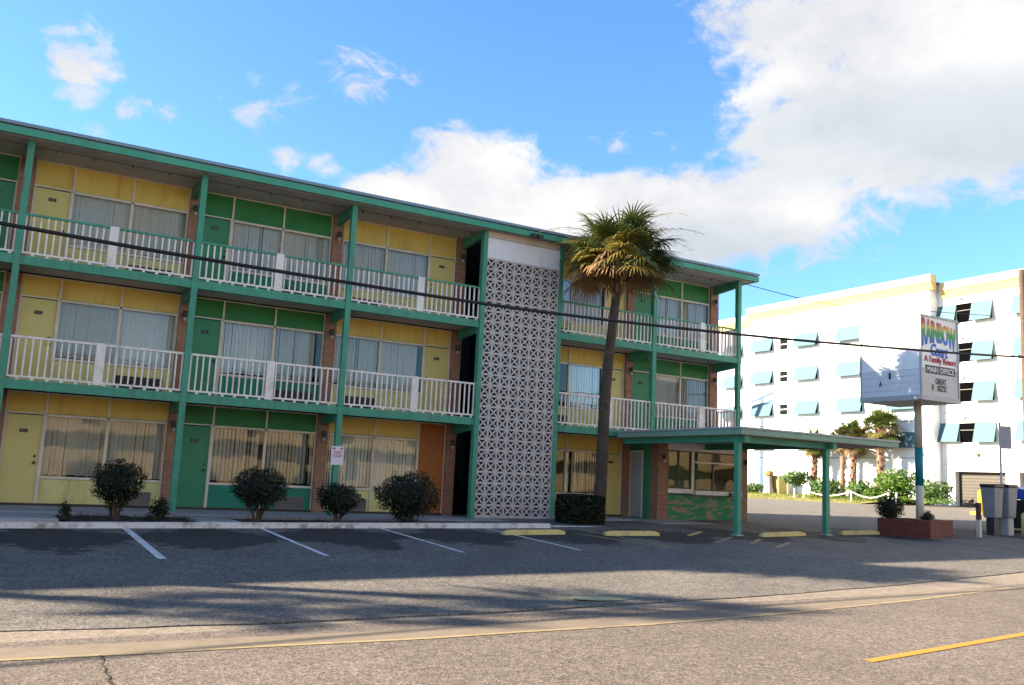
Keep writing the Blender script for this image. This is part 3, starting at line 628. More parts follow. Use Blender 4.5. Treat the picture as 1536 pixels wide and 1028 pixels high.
p1 = palm('palm_tree', (2.95, -1.35, .0), (3.30, -1.5, 6.80), .128, 1.68, 84, 30, 'palm_trunk', near_mats, 3, 'tall cabbage palm with shaggy crown in front of the balconies beside the breeze block tower', None, ribs=0, elev_lo=-24, elev_hi=68, droop=1.7, segw=.026)
c = copy_tree(p1); c.location = (-13.8, -1.4, -.1); c.rotation_euler.z = 2.0; c.scale = (1, 1, 1.02)
for ch in list(c.children):
    if ch.name.startswith('flower'): bpy.data.objects.remove(ch)
tag(c, 'cabbage palm of the motel forecourt casting the long shadow below the canopy', 'palm tree', 'palms along the motel front')
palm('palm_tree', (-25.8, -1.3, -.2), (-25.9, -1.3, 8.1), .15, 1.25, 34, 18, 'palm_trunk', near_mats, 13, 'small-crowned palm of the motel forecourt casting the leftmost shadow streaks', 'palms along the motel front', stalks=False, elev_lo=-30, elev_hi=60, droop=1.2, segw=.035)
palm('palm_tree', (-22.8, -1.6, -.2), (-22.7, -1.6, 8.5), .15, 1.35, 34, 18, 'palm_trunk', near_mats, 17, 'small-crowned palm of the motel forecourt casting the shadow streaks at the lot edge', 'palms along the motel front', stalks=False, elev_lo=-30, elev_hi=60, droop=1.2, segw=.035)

def leafy(b, c, r, n, size, rr, flat=0.0, shell=.55, up_bias=.2):
    for i in range(n):
        while True:
            v = Vector((rr.uniform(-1, 1), rr.uniform(-1, 1), rr.uniform(-1, 1)))
            if .05 < v.length <= 1: break
        d = v.normalized(); k = 1+.30*noise.noise(d*2.3+Vector(c))+.18*noise.noise(d*6+Vector(c)); rad = (shell+(1-shell)*rr.random()**.6)*k
        p = Vector((c[0]+d.x*r[0]*rad, c[1]+d.y*r[1]*rad, c[2]+d.z*r[2]*rad))
        nn = (d+Vector((rr.uniform(-1, 1), rr.uniform(-1, 1), rr.uniform(-1, 1)+up_bias))*.8).normalized(); t = nn.cross(Vector((rr.uniform(-1, 1), rr.uniform(-1, 1), rr.uniform(-1, 1)))).normalized(); w = nn.cross(t); s = size*(.6+.7*rr.random())
        b.quad(p-t*s, p-w*s*.45+nn*s*.1, p+t*s, p+w*s*.45+nn*s*.1)
def shrub(name, x, y, zb, zt, w, label, cat, group, n, seed, lm='leaf_dark', size=.030, trunk=.3, spikes=10, box=False, lm2='leaf_mid', stems=5):
    rr = random.Random(seed); root = thing(name, label, cat, (x, y, zb), group); H = zt-zb; b = MB()
    if trunk > 0:
        for i in range(stems):
            a = i*2*math.pi/max(stems, 1)+rr.random(); sp = .25*w*rr.uniform(.5, 1); b.tube([(x+.03*math.cos(a), y+.03*math.sin(a), zb-.05), (x+sp*.5*math.cos(a), y+sp*.5*math.sin(a), zb+H*trunk*.7), (x+sp*math.cos(a), y+sp*math.sin(a), zb+H*(trunk+.25))], [.032, .025, .014], 6)
        b.build('stem', 'bark', root)
    fo = MB(); fo.noflip = True; c = (x, y, zb+H*(trunk+(1-trunk)*.5)); r = (w/2, w/2*.9, H*(1-trunk)*.52)
    if not box:
        leafy(fo, c, r, n, size, rr)
        leafy(fo, (x, y, zb+H*trunk*1.1+H*.05), (w*.28, w*.28, H*.22), n//8, size, rr)
        for i in range(spikes):
            a = rr.uniform(0, 6.28); e = rr.uniform(.1, 1.4); d = Vector((math.cos(a)*math.cos(e), math.sin(a)*math.cos(e), math.sin(e))); q = Vector(c)+Vector((d.x*r[0], d.y*r[1], d.z*r[2])); leafy(fo, tuple(q), (.07, .07, .10), 22, size*.9, rr, shell=.2)
    else:
        for i in range(n):
            q = [rr.uniform(-1, 1) for _ in range(3)]; ax = rr.randrange(3); q[ax] = math.copysign(1-.12*rr.random()**2, q[ax]); rounder = 1-.10*sum(abs(t)**6 for t in q)/3
            p = Vector((x+q[0]*w/2*rounder, y+q[1]*w*.42*rounder, zb+H*.5+q[2]*H*.5*rounder)); p += Vector((1, 1, 1))*.02*noise.noise(p*5)
            nn = Vector((rr.uniform(-1, 1), rr.uniform(-1, 1), rr.uniform(-1, 1))).normalized(); t = nn.orthogonal().normalized(); v = nn.cross(t); s = size*(.6+.6*rr.random()); fo.quad(p-t*s, p-v*s*.5, p+t*s, p+v*s*.5)
    fo.m = 1
    core = (x, y, c[2]) if not box else (x, y, zb+H*.5)
    rr2 = random.Random(seed+5)
    for i in range(n//3):
        j = rr2.randrange(len(fo.f)); fo.mi[j] = 1
    fo.m = 2; fo.blob(core, (r[0]*.58, r[1]*.58, r[2]*.58) if not box else (w*.43, w*.36, H*.45), seed, .2, 2)
    fo.build('foliage', [lm, lm2, lm], root); return root
SG = 'clipped shrubs in the bed along the kerb'
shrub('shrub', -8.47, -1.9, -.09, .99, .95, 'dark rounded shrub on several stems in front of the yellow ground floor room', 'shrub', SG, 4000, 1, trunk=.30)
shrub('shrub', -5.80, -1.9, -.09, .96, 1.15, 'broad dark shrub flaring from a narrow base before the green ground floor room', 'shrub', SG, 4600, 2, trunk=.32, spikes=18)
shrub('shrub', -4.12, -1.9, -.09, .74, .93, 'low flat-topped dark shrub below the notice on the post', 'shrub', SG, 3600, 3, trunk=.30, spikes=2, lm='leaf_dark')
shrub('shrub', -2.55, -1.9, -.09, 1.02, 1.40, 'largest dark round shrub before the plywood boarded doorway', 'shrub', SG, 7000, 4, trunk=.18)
shrub('hedge', 2.12, -1.75, -.03, .72, 1.0, 'box-clipped dark hedge at the foot of the tall palm', 'hedge', None, 7500, 5, trunk=0, box=True, size=.036)
shrub('weed', -9.28, -1.8, -.08, .18, .22, 'small weedy plant in the bed left of the first shrub', 'plant', None, 160, 6, lm='leaf_mid', trunk=.1, spikes=3, stems=2)
shrub('young_shrub', -7.64, -1.8, -.08, .30, .40, 'small young shrub at the foot of the green post', 'shrub', None, 420, 8, trunk=.1, spikes=6, stems=2)
shrub('weed', -7.9, -2.5, -.08, .05, .3, 'low weed at the kerb between two shrubs', 'plant', None, 120, 11, lm='leaf_mid', trunk=.1, spikes=2, stems=2)
rr = random.Random(4); b = MB(); b.noflip = True
for i in range(700):
    x = rr.choice((rr.uniform(-9.4, -7.1), rr.uniform(-6.2, -1.2), rr.uniform(2.4, 4.3))); y = rr.uniform(-2.7, -1.2); h = .04+.07*rr.random(); a = rr.uniform(0, 3.14); s = .012
    b.quad((x-s*math.cos(a), y-s*math.sin(a), -.08), (x+s*math.cos(a), y+s*math.sin(a), -.08), (x+.03*math.sin(a), y, h-.08), (x+.03*math.sin(a)-.004, y, h-.08))
tag(b.build('ground_cover', 'leaf_mid'), 'sparse low weeds growing in the planting bed', 'weeds', None, 'stuff')

# ------------------------------------------------------------------ wheel stops
stops = [((757, 803), (848, 802), 'long yellow wheel stop in front of the breeze block tower', 0), ((910, 804), (990, 804), 'yellow wheel stop nearest the foot of the tall palm', 0), ((1145, 806), (1209, 804), 'yellow wheel stop between the two canopy posts', 0), ((1265, 803), (1320, 802), 'yellow wheel stop touching the brick planter', 0)]
for a, c, lab, _ in stops:
    p, q = gp(*a), gp(*c); L = (q-p).length; ang = math.atan2(q.y-p.y, q.x-p.x); b = MB(); n = 10; prof = [(-.075, 0), (-.055, .10), (.055, .10), (.075, 0)]
    for i in range(n):
        x0 = L*i/n; x1 = L*(i+1)/n
        b.hexa([(x0, -.075, -.02), (x1, -.075, -.02), (x1, .075, -.02), (x0, .075, -.02), (x0, -.05, .10), (x1, -.05, .10), (x1, .05, .10), (x0, .05, .10)])
    for i, v in enumerate(b.v):
        t = min(v[0], L-v[0]); k = 1-.35*max(0, 1-t/.1) if v[2] > .05 else 1; b.v[i] = (v[0], v[1], v[2]*k)
    for s in (.2, .8): b.tube([(L*s, 0, .09), (L*s, 0, .108)], .02, 8)
    o = b.build('wheel_stop', 'yellow_stop'); o.location = (p.x, p.y+.07, G(p.x, p.y)); o.rotation_euler = (0, math.atan2(-(G(q.x, q.y)-G(p.x, p.y)), L), ang); tag(o, lab, 'wheel stop', 'yellow concrete wheel stops')

# ------------------------------------------------------------------ brick planter and the motel sign
pa = Vector((9.75, -4.35)); pb = Vector((10.42, -5.42)); pc = Vector((11.95, -5.0)); pd = pa+(pc-pb)
pg = G(10.6, -4.9)
pt = thing('brick_planter', 'low dark red brick planter at the foot of the motel sign', 'planter', (10.85, -4.7, pg))
b = MB(); cen = (pa+pb+pc+pd)/4; ring = [pb, pc, pd, pa]
for i in range(4):
    a, c = ring[i], ring[(i+1) % 4]; ia, ic = a+(cen-a)*.2, c+(cen-c)*.2
    b.hexa([(a.x, a.y, pg-.1), (c.x, c.y, pg-.1), (ic.x, ic.y, pg-.1), (ia.x, ia.y, pg-.1), (a.x, a.y, pg+.44), (c.x, c.y, pg+.44), (ic.x, ic.y, pg+.44), (ia.x, ia.y, pg+.44)])
b.build('brick_wall', 'brick_red', pt)
b = MB(); b.poly([((q+(cen-q)*.19).x, (q+(cen-q)*.19).y, pg+.36) for q in ring]); b.build('planter_soil', 'soil', pt)
SX, SY, SW1, SW2 = 10.42, -5.25, 1.62, 1.95; ZB, ZT = 3.62, 5.86; PXc, PYc = SX+SW1/2+.02, SY+SW2/2-.25
def ppt(py): return pl(1371, py, 1, PYc).z
sg = thing('motel_sign', 'white box sign on a pole with rainbow lettering above a reader board', 'sign', (PXc, PYc, pg))
b = MB(); b.tube([(PXc, PYc, pg+.3), (PXc, PYc, ppt(728))], .105, 16); b.build('pole_foot', 'pole_cream', sg, smooth=True)
b = MB(); b.tube([(PXc, PYc, ppt(728)), (PXc, PYc, ppt(671))], .106, 16); b.build('pole_band', 'pole_teal', sg, smooth=True)
b = MB(); b.tube([(PXc, PYc, ppt(671)), (PXc, PYc, ZB+.01)], .1, 16); b.build('pole', 'pole_tan', sg, smooth=True)
b = MB(); b.box(SX+.03, SX+SW1-.03, SY+.03, SY+SW2-.03, ZB, ZT); cab = b.build('cabinet', 'sign_white', sg)
b = MB(); t = .05
for z0, z1 in ((ZB-.03, ZB+.10), (ZT-.03, ZT+.02)): b.box(SX, SX+SW1, SY, SY+SW2, z0, z1)
for x, y in ((SX, SY), (SX+SW1-t, SY), (SX, SY+SW2-t), (SX+SW1-t, SY+SW2-t)): b.box(x, x+t, y, y+t, ZB+.101, ZT-.031)
b.box(SX+.004, SX+SW1-.004, SY+.012, SY+.03, 4.40, 4.44); b.build('cabinet_frame', 'galvanised', sg)
b = MB(); b.box(SX+.052, SX+SW1-.052, SY+.018, SY+.029, ZB+.102, 4.395); b.build('reader_board', 'sign_grey', sg)
b = MB(); b.box(SX+.018, SX+.029, SY+.052, SY+SW2-.052, ZB+.102, 4.42)
zz = ZB+.25
b.build('reader_board', 'sign_pale_grey', sg)
b = MB()
for yy in (0, 1, 2, 3): b.box(SX+.014, SX+.0175, SY+.055, SY+SW2-.055, ZB+.25+.18*yy, ZB+.258+.18*yy)
for yy in (0, 1, 2, 3): b.box(SX+.055, SX+SW1-.055, SY+.0145, SY+.0175, ZB+.22+.18*yy, ZB+.227+.18*yy)
b.build('letter_track', 'galvanised', sg)
cxs = SX+SW1/2
def front(xo, zo): return lambda x, y, z: Vector((cxs+xo+x, SY+.024-.012*0-z-.004, zo+y))
zr = ZT-.86; hR = .62
rainbow_mat(zr, zr+.8)
def arch(x, y):
    u = x/.72; top = .72-.10*u; bot = .16+.0-.20*u*u*(1.25 if u > 0 else .75); return x, bot+(top-bot)*(y/hR)
text_mesh('lettering_rainbow', 'RAINBOW', 1, 'rainbow', sg, front(-.0, zr), 0, .03, 1.42, hR, arch)
text_mesh('lettering_court', 'Court', 1, 'sign_blue', sg, front(.0, ZT-1.08), .35, .03, .74, .34, lambda x, y: (x, y-.06*x))
text_mesh('lettering_family_resort', 'A Family Resort', 1, 'sign_red', sg, front(.03, ZT-1.30), 0, .02, 1.34, .22, lambda x, y: (x, y-.02*x))
b = MB(); b.box(cxs-.6, cxs+.64, SY+.012, SY+.0285, ZT-1.55, ZT-1.33); b.build('name_plate', 'sign_box', sg, bevel=.004)
text_mesh('lettering_main_office', 'MAIN OFFICE', 1, 'sign_letter_white', sg, lambda x, y, z: Vector((cxs+.02+x, SY+.0095-z*.5, ZT-1.51+y)), 0, .01, 1.12, .14)
text_mesh('reader_letters', 'GREAT', 1, 'sign_black', sg, lambda x, y, z: Vector((cxs+.02+x, SY+.013-z*.5, ZB+.42+y)), 0, .025, .46, .16)
text_mesh('reader_letters', 'F  SIZE', 1, 'sign_black', sg, lambda x, y, z: Vector((cxs-.05+x, SY+.013-z*.5, ZB+.235+y)), 0, .025, .62, .16)
text_mesh('reader_letters', 'A', 1, 'sign_black', sg, lambda x, y, z: Vector((SX+.013-z*.5, SY+1.28-x, ZB+.36+y)), 0, .01, .12, .16)
text_mesh('reader_letters', 'I', 1, 'sign_black', sg, lambda x, y, z: Vector((SX+.013-z*.5, SY+.98-x, ZB+.56+y)), 0, .02, .07, .18)
shrub('planter_shrub', 10.25, -4.35, pg+.36, pg+.98, .75, 'dark spiky plant in the brick planter left of the sign pole', 'plant', None, 2200, 21, trunk=.08, spikes=14, stems=3)
shrub('planter_shrub', 11.35, -4.65, pg+.36, pg+.62, .40, 'small dark plant in the brick planter right of the sign pole', 'plant', None, 700, 22, trunk=.05, spikes=4, stems=2)

# ------------------------------------------------------------------ white hotel garage block on the right
WX = 44.0; GZ = .55
hotel = thing('white_building', 'large white five-level building with yellow cornice and pale aqua shutters', 'building', (WX, 26, GZ))
def hp(name, b, m, parent=None, **k): return b.build(name, m, parent or hotel, **k)
hp('wall', one(WX, WX+16, 18.3, 35.1, GZ-.6, 15.6), 'stucco_white')
hp('wall', one(WX+.9, WX+16, 35.1, 62, GZ-.6, 15.3), 'stucco_white')
# the recessed right block, with real openings for the two garage doors
b = MB(); X0 = WX+.85
b.box(X0, X0+16, -25, 18.29, 2.9, 15.2)
for a, c in ((17.35, 18.29), (13.0, 13.9), (-25, 8.0)): b.box(X0, X0+16, a, c, GZ-.6, 2.899)
b.box(X0+1.2, X0+16, 8.0, 17.35, GZ-.6, 2.898); hp('wall', b, 'stucco_cream')
def cornice(x, y0, y1, z):
    b = MB(); b.box(x-.32, x+.3, y0, y1, z-.10, z+.42); b.m = 1; b.hexa([(x-.06, y0+.02, z-.62), (x+.3, y0+.02, z-.62), (x+.3, y1-.02, z-.62), (x-.06, y1-.02, z-.62), (x-.26, y0+.02, z-.101), (x+.3, y0+.02, z-.101), (x+.3, y1-.02, z-.101), (x-.26, y1-.02, z-.101)]); return hp('cornice', b, ['cornice_cream', 'cornice_yellow'])
cornice(WX, 18.0, 35.4, 15.75); cornice(X0, -25, 17.95, 15.2); cornice(WX+.9, 35.42, 62, 15.4)
hp('roof', one(WX+.31, WX+16.2, 18.02, 35.3, 15.62, 15.7), 'tan_roof')
def shutter(x, y0, y1, zb, zt, out=.42):
    b = MB(); b.hexa([(x-out, y0, zb), (x-out+.04, y0, zb), (x-out+.04, y1, zb), (x-out, y1, zb), (x-.03, y0, zt), (x-.0, y0, zt), (x-.0, y1, zt), (x-.03, y1, zt)]); o = hp('shutter', b, 'shutter_aqua')
    b = MB(); b.box(x-.02, x-.004, y0+.1, y1-.1, zb+.05, zt-.08); hp('opening', b, 'slate_pane', o)
for zb in (12.35, 9.7, 7.05, 4.4):
    for y1 in (34.85, 30.2, 26.1, 21.7): shutter(WX, y1-2.25, y1, zb, zb+1.08)
    for y1 in (39.2, 43.7): shutter(WX+.9, y1-2.25, y1, zb, zb+1.08)
for z in (12.36, 9.76, 7.12):
    b = MB(); b.box(WX-.012, WX-.004, 31.05, 31.85, z, z+.82); o = hp('small_window', b, 'slate_pane'); b = MB(); b.box(WX-.03, WX-.013, 31.05, 31.85, z+.38, z+.44); b.box(WX-.03, WX-.013, 31.0, 31.05, z-.05, z+.87); b.box(WX-.03, WX-.013, 31.85, 31.9, z-.05, z+.87); hp('window_frame', b, 'stucco_white', o)
for zb in (12.75, 10.1, 7.45, 4.78):
    for y0 in (12.3-1.5*0,):
        for k in range(6):
            yy = 14.35-5.3*k
            shutter(X0, yy, yy+1.45, zb, zb+1.3, .4); shutter(X0, yy+2.55, yy+3.95, zb+.05, zb+1.3, .4)
            b = MB(); b.box(X0-.03, X0-.012, yy+1.46, yy+2.54, zb+.02, zb+1.28); o = hp('dark_opening', b, 'void_shade'); b = MB(); b.box(X0-.045, X0-.031, yy+1.46, yy+2.54, zb+.80, zb+.83); hp('opening_rail', b, 'grille_grey', o)  # the opening is a flat panel, its inner shade painted black
            b = MB(); b.box(X0-.15, X0-.01, yy+2.15, yy+2.4, zb+1.55, zb+1.72); hp('downlight', b, 'galvanised')
for y in (15.6, 10.9): b = MB(); b.box(X0-.15, X0-.01, y, y+.2, 3.9, 4.1); hp('downlight', b, 'grille_brown')
b = MB()
for z in (6.75, 3.35): b.box(X0-.012, X0-.004, -25, 18.0, z, z+.05)
for z in (3.7, 6.2): b.box(WX-.012, WX-.004, 18.35, 35.0, z, z+.05)
hp('control_joint', b, 'grille_grey')
for y0, y1, mm in ((13.9, 17.35, 'garage_door'), (8.0, 12.99, 'void_shade')):
    b = MB(); n = 13; z0, z1 = GZ-.3, 2.88
    for i in range(n): a = z0+(z1-z0)*i/n; c = z0+(z1-z0)*(i+1)/n; b.box(X0+.42, X0+.5, y0+.02, y1-.02, a, c-.03); b.box(X0+.46, X0+.52, y0+.02, y1-.02, c-.03, c)
    hp('garage_door', b, mm)
# lawn bank at the foot of the white wall
def LZ(x): t = (x-36.6)/(WX-36.6); return G(36.6, 20)-.02+.42*t*(2-t)
b = MB()
for i in range(15):
    for j in range(60):
        x0 = 36.6+(WX-36.6)*i/15; x1 = 36.6+(WX-36.6)*(i+1)/15; y0 = 18.4+.75*j; y1 = y0+.75
        f = lambda x, y: LZ(x)+.05*noise.noise(Vector((x*.6, y*.6, 0)))
        b.quad((x0, y0, f(x0, y0)), (x1, y0, f(x1, y0)), (x1, y1, f(x1, y1)), (x0, y1, f(x0, y1)))
struct(b.build('lawn', 'grass_soil'))
rr = random.Random(9); b = MB(); b.noflip = True
for i in range(9000):
    x = rr.uniform(36.7, 43.8); y = rr.uniform(18.6, 52); z = LZ(x)-.02; a = rr.uniform(0, 3.14); h = .06+.08*rr.random(); s = .03
    b.poly([(x-s*math.cos(a), y-s*math.sin(a), z), (x+s*math.cos(a), y+s*math.sin(a), z), (x+rr.uniform(-.05, .05), y+rr.uniform(-.05, .05), z+h)])
tag(b.build('grass', 'grass'), 'short dry yellow-green grass on the bank below the white wall', 'grass', None, 'stuff')

def wp(px, py, x=42.6): return pl(px, py, 0, x)
mat('frond_far_yellow', (.13, .115, .025), .6, .3, 3, trans=.2)
mat('frond_far_dry', (.13, .085, .04), .8, .3, 3)
far_mats = ['frond_far', 'frond_far_yellow', 'frond_far_dry']
for px, ptop, rad, cr, sd, lab, xx in ((1222, 668, .20, 1.3, 31, 'short palm seen under the canopy, left of its slim right post', 42.6), (1280, 660, .19, 1.55, 32, 'thick ribbed palm standing just behind the tip of the canopy', 42.3), (1266, 660, .15, 1.3, 35, 'slender palm trunk close behind the thick ribbed palm', 42.9), (1321, 645, .21, 1.75, 33, 'tallest palm of the group by the white wall, full bushy crown', 42.5)):
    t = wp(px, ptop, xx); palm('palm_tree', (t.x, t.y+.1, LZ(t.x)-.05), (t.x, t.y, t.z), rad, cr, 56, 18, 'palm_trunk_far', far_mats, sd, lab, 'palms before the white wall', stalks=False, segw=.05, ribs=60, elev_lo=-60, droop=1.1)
BG = 'bushes along the white wall'
for px, x, w, zt, lm, lab, n, sz in ((1240, 41.2, 2.6, 2.15, 'leaf_far', 'dark green bush right of the thin canopy post', 1200, .10), (1290, 41.2, 2.3, 2.0, 'leaf_far', 'dark bush between the ribbed palm and the tallest palm', 1000, .10), (1345, 41.0, 3.1, 2.9, 'leaf_bright', 'large bright green bush left of the sign pole', 1700, .12), (1312, 40.6, 1.6, 1.5, 'leaf_bright', 'small light green bush under the tallest palm', 700, .10), (1398, 41.4, 2.6, 2.2, 'leaf_far', 'dark green bush right of the sign pole, at the grey pilaster', 1000, .11), (1130, 42.6, 2.0, 1.6, 'leaf_far', 'low dark hedge beside the pillar, seen under the canopy', 800, .09)):
    p = wp(px, 745, x); shrub('bush', p.x, p.y, LZ(p.x)-.05, zt, w, lab, 'bush', BG, n, px, lm=lm, lm2='leaf_bright' if lm == 'leaf_bright' else 'leaf_mid', size=sz, trunk=.06, spikes=10, stems=3)
p = wp(1195, 745, 41.5); t_ = shrub('topiary_tree', p.x, p.y, LZ(p.x)-.05, 2.62, 2.35, 'small round-headed tree on a pale thin stem before the yellow box', 'tree', None, 1300, 77, lm='leaf_far', size=.1, trunk=.45, spikes=6, stems=2)
p = wp(1173, 745, 42.8); yb0 = thing('utility_cabinet', 'pale yellow box behind the round-headed small tree', 'cabinet', (p.x, p.y, LZ(p.x)))
b = MB(); b.box(p.x-.45, p.x+.45, p.y-.1, p.y+.95, LZ(p.x)-.1, LZ(p.x)+1.30); b.build('body', 'pale_yellow', yb0); b = MB(); b.box(p.x-.5, p.x+.5, p.y-.15, p.y+1.0, LZ(p.x)+1.301, LZ(p.x)+1.36); b.build('lid', 'pale_yellow', yb0)
p = wp(1153, 745, 42.0); z0 = LZ(p.x); pr_ = thing('entrance_pillar', 'white tapered pillar with a brown cap on the lawn bank', 'pillar', (p.x, p.y, z0))
b = MB(); b.lathe((p.x, p.y, z0-.1), [(.46, 0), (.40, .35), (.27, .8), (.25, 1.45)], 10); b.build('shaft', 'pillar_cream', pr_); b = MB(); b.lathe((p.x, p.y, z0+1.351), [(.33, 0), (.38, .08), (.37, .32), (.25, .38)], 10); b.build('cap', 'cap_brown', pr_)
rf_ = thing('rope_fence', 'low white rope fence on short posts in front of the palms', 'fence', (39, 30, 1)); b = MB(); rp = []
for px in (1192, 1206, 1277, 1333, 1345): p = wp(px, 750, 38.6); rp.append(p); b.tube([(p.x, p.y, LZ(p.x)-.1), (p.x, p.y, LZ(p.x)+.62)], .06, 8)
b.build('post', 'rope_post', rf_); b = MB()
for a, c in zip(rp[1:], rp[2:]): q = [Vector((a.x, a.y+(c.y-a.y)*i/10, LZ(a.x)+.58-.35*math.sin(math.pi*i/10))) for i in range(11)]; b.tube(q, .035, 5)
b.build('rope', 'rope', rf_)
# ground-hugging light green plants along the bed
rr = random.Random(12); b = MB(); b.noflip = True
for i in range(60): p = wp(rr.uniform(1205, 1420), 748, rr.uniform(39.2, 40.6)); leafy(b, (p.x, p.y, LZ(p.x)+.12), (.45, .45, .2), 22, .09, rr)
tag(b.build('ground_cover', 'leaf_bright'), 'bright low ground cover edging the bed of palms', 'ground cover', None, 'stuff')

# ------------------------------------------------------------------ small things on the right
p = gp(1469, 806); t = thing('marker_post', 'thin post, dark above and pale below, left of the grey bins', 'post', p); H = (806-755)/FPX*(p-CAM).dot(fw)
b = MB(); b.box(p.x-.05, p.x+.05, p.y-.05, p.y+.05, p.z-.1, p.z+H*.5); b.build('lower_post', 'pole_cream', t); b = MB(); b.box(p.x-.05, p.x+.05, p.y-.05, p.y+.05, p.z+H*.5+.001, p.z+H); b.build('upper_post', 'wood_pole', t)
d = ray(1473, 773); D = 42; q = CAM+d*D; q.z = G(q.x, q.y); t = thing('bollard', 'yellow bollard on a yellow base in the sun before the garage door', 'bollard', q)
b = MB(); b.lathe((q.x, q.y, q.z), [(.16, 0), (.16, 1.0), (.13, 1.1), (.05, 1.14)], 12); b.build('shaft', 'yellow_bollard', t, smooth=True); b = MB(); b.box(q.x-.45, q.x+.45, q.y-.3, q.y+.3, q.z-.05, q.z+.14); b.build('base', 'yellow_bollard', t)
# two grey litter bins on pedestals
def bin_at(px, label, zlift):
    p = gp(px, 803); D = (p-CAM).dot(fw); k = D/FPX; z = lambda py: 1+(G(0, 0)*0)+pl(px, py, 1, p.y).z-1
    root = thing('litter_bin', label, 'bin', p, 'grey bins by the kerb'); zb, zt = z(777), z(732); w0, w1 = 8.5*k*1.05, 11*k*1.05
    b = MB(); b.hexa([(p.x-w0, p.y-w0, zb), (p.x+w0, p.y-w0, zb), (p.x+w0, p.y+w0, zb), (p.x-w0, p.y+w0, zb), (p.x-w1, p.y-w1, zt), (p.x+w1, p.y-w1, zt), (p.x+w1, p.y+w1, zt), (p.x-w1, p.y+w1, zt)]); b.build('body', 'bin_grey', root, bevel=.02)
    b = MB(); b.box(p.x-w1*1.06, p.x+w1*1.06, p.y-w1*1.06, p.y+w1*1.06, zt+.001, zt+.10); b.build('lid', 'bin_lid', root, bevel=.02)
    b = MB(); b.box(p.x-w0*.75, p.x+w0*.75, p.y-w0*.7, p.y+w0*.7, p.z-.05, zb-.001); b.build('pedestal', 'bin_lid' if zlift else 'galvanised', root); return p, k
bin_at(1490, 'left of two grey tapered bins with dark lids, on a dark pedestal', 1); pb2, kb = bin_at(1511, 'right of two grey tapered bins with dark lids, on a grey pedestal', 0)
q = pb2+Vector((.28, -.35, 0)); t = thing('bollard', 'short yellow bollard in the shade right under the grey bins', 'bollard', q); b = MB(); b.lathe((q.x, q.y, q.z-.05), [(.09, 0), (.09, .62), (.07, .68), (.02, .7)], 12); b.build('shaft', 'yellow_stop', t, smooth=True)
p = gp(1532, 800)+Vector((.9, .3, 0)); t = thing('dumpster', 'black dumpster with a blue lid at the right edge', 'dumpster', p)
b = MB(); b.hexa([(p.x-.75, p.y-.6, p.z+.12), (p.x+.75, p.y-.6, p.z+.12), (p.x+.75, p.y+.6, p.z+.12), (p.x-.75, p.y+.6, p.z+.12), (p.x-.85, p.y-.7, p.z+.98), (p.x+.85, p.y-.7, p.z+.98), (p.x+.85, p.y+.7, p.z+.98), (p.x-.85, p.y+.7, p.z+.98)]); b.build('body', 'bin_black', t, bevel=.02)
b = MB(); b.hexa([(p.x-.88, p.y-.73, p.z+.99), (p.x+.88, p.y-.73, p.z+.99), (p.x+.88, p.y+.73, p.z+.99), (p.x-.88, p.y+.73, p.z+.99), (p.x-.88, p.y-.73, p.z+1.25), (p.x+.88, p.y-.73, p.z+1.25), (p.x+.88, p.y+.73, p.z+1.42), (p.x-.88, p.y+.73, p.z+1.42)]); b.build('lid', 'bin_blue', t, bevel=.02)
for sx in (-.6, .6): b = MB(); b.tube([(p.x+sx-.05, p.y-.5, p.z+.1), (p.x+sx+.05, p.y-.5, p.z+.1)], .1, 12); b.build('caster', 'galvanised', t)
# traffic sign seen from behind
p = gp(1504, 800)+Vector((1.2, 1.2, 0)); p.z = G(p.x, p.y); d = ray(1503, 700); D = (p-CAM).dot(fw); base = CAM+ray(1504, 780)*D; tp = CAM+ray(1501, 632)*D
t = thing('traffic_sign', 'grey sign seen edge-on at the top of a thin post behind the bins', 'sign', (base.x, base.y, G(base.x, base.y)))
b = MB(); b.tube([(base.x, base.y, G(base.x, base.y)-.1), (base.x, base.y, tp.z)], .035, 8); b.build('post', 'galvanised', t)
b = MB(); c = Vector((base.x, base.y, (CAM+ray(1508, 655)*D).z)); u = Vector((.8, -.6, 0)); n = Vector((.6, .8, 0)); h = .36
q = [c+u*.02+n*.05, c+u*.36+n*.05, c+u*.36+n*.07, c+u*.02+n*.07]; b.hexa([(v.x, v.y, v.z-h) for v in q]+[(v.x, v.y, v.z+h) for v in q]); b.build('sign_plate', 'galvanised', t)
# utility poles and lines
D = 40; tp = CAM+ray(1532, 405)*D; t = thing('utility_pole', 'brown wooden utility pole at the right edge of the picture', 'utility pole', (tp.x, tp.y, G(tp.x, tp.y)))
b = MB(); b.tube([(tp.x, tp.y, G(tp.x, tp.y)-.2), (tp.x, tp.y, tp.z)], [.17, .11], 12); b.build('pole', 'wood_pole', t, smooth=True); b = MB(); b.box(tp.x-.05, tp.x+1.6, tp.y-.06, tp.y+.06, tp.z-.6, tp.z-.48); b.build('crossarm', 'wood_pole', t)
sd = Vector((-2.1, 1.09, 1)); wq = Vector((WX, 33.8, 8.45)); q = wq+sd*6.6
t = thing('utility_pole', 'utility pole with crossarms whose shadow falls on the white wall', 'utility pole', (q.x, q.y, .6))
b = MB(); b.tube([(q.x, q.y, .4), (q.x, q.y, q.z+.3)], [.26, .22], 10); b.build('pole', 'wood_pole', t)
for dz in (.15, -.45): b = MB(); b.bar((q.x-.73, q.y+1.58, q.z+dz), (q.x+.73, q.y-1.58, q.z+dz), .2, .2, (0, 0, 1)); b.build('crossarm', 'wood_pole', t)
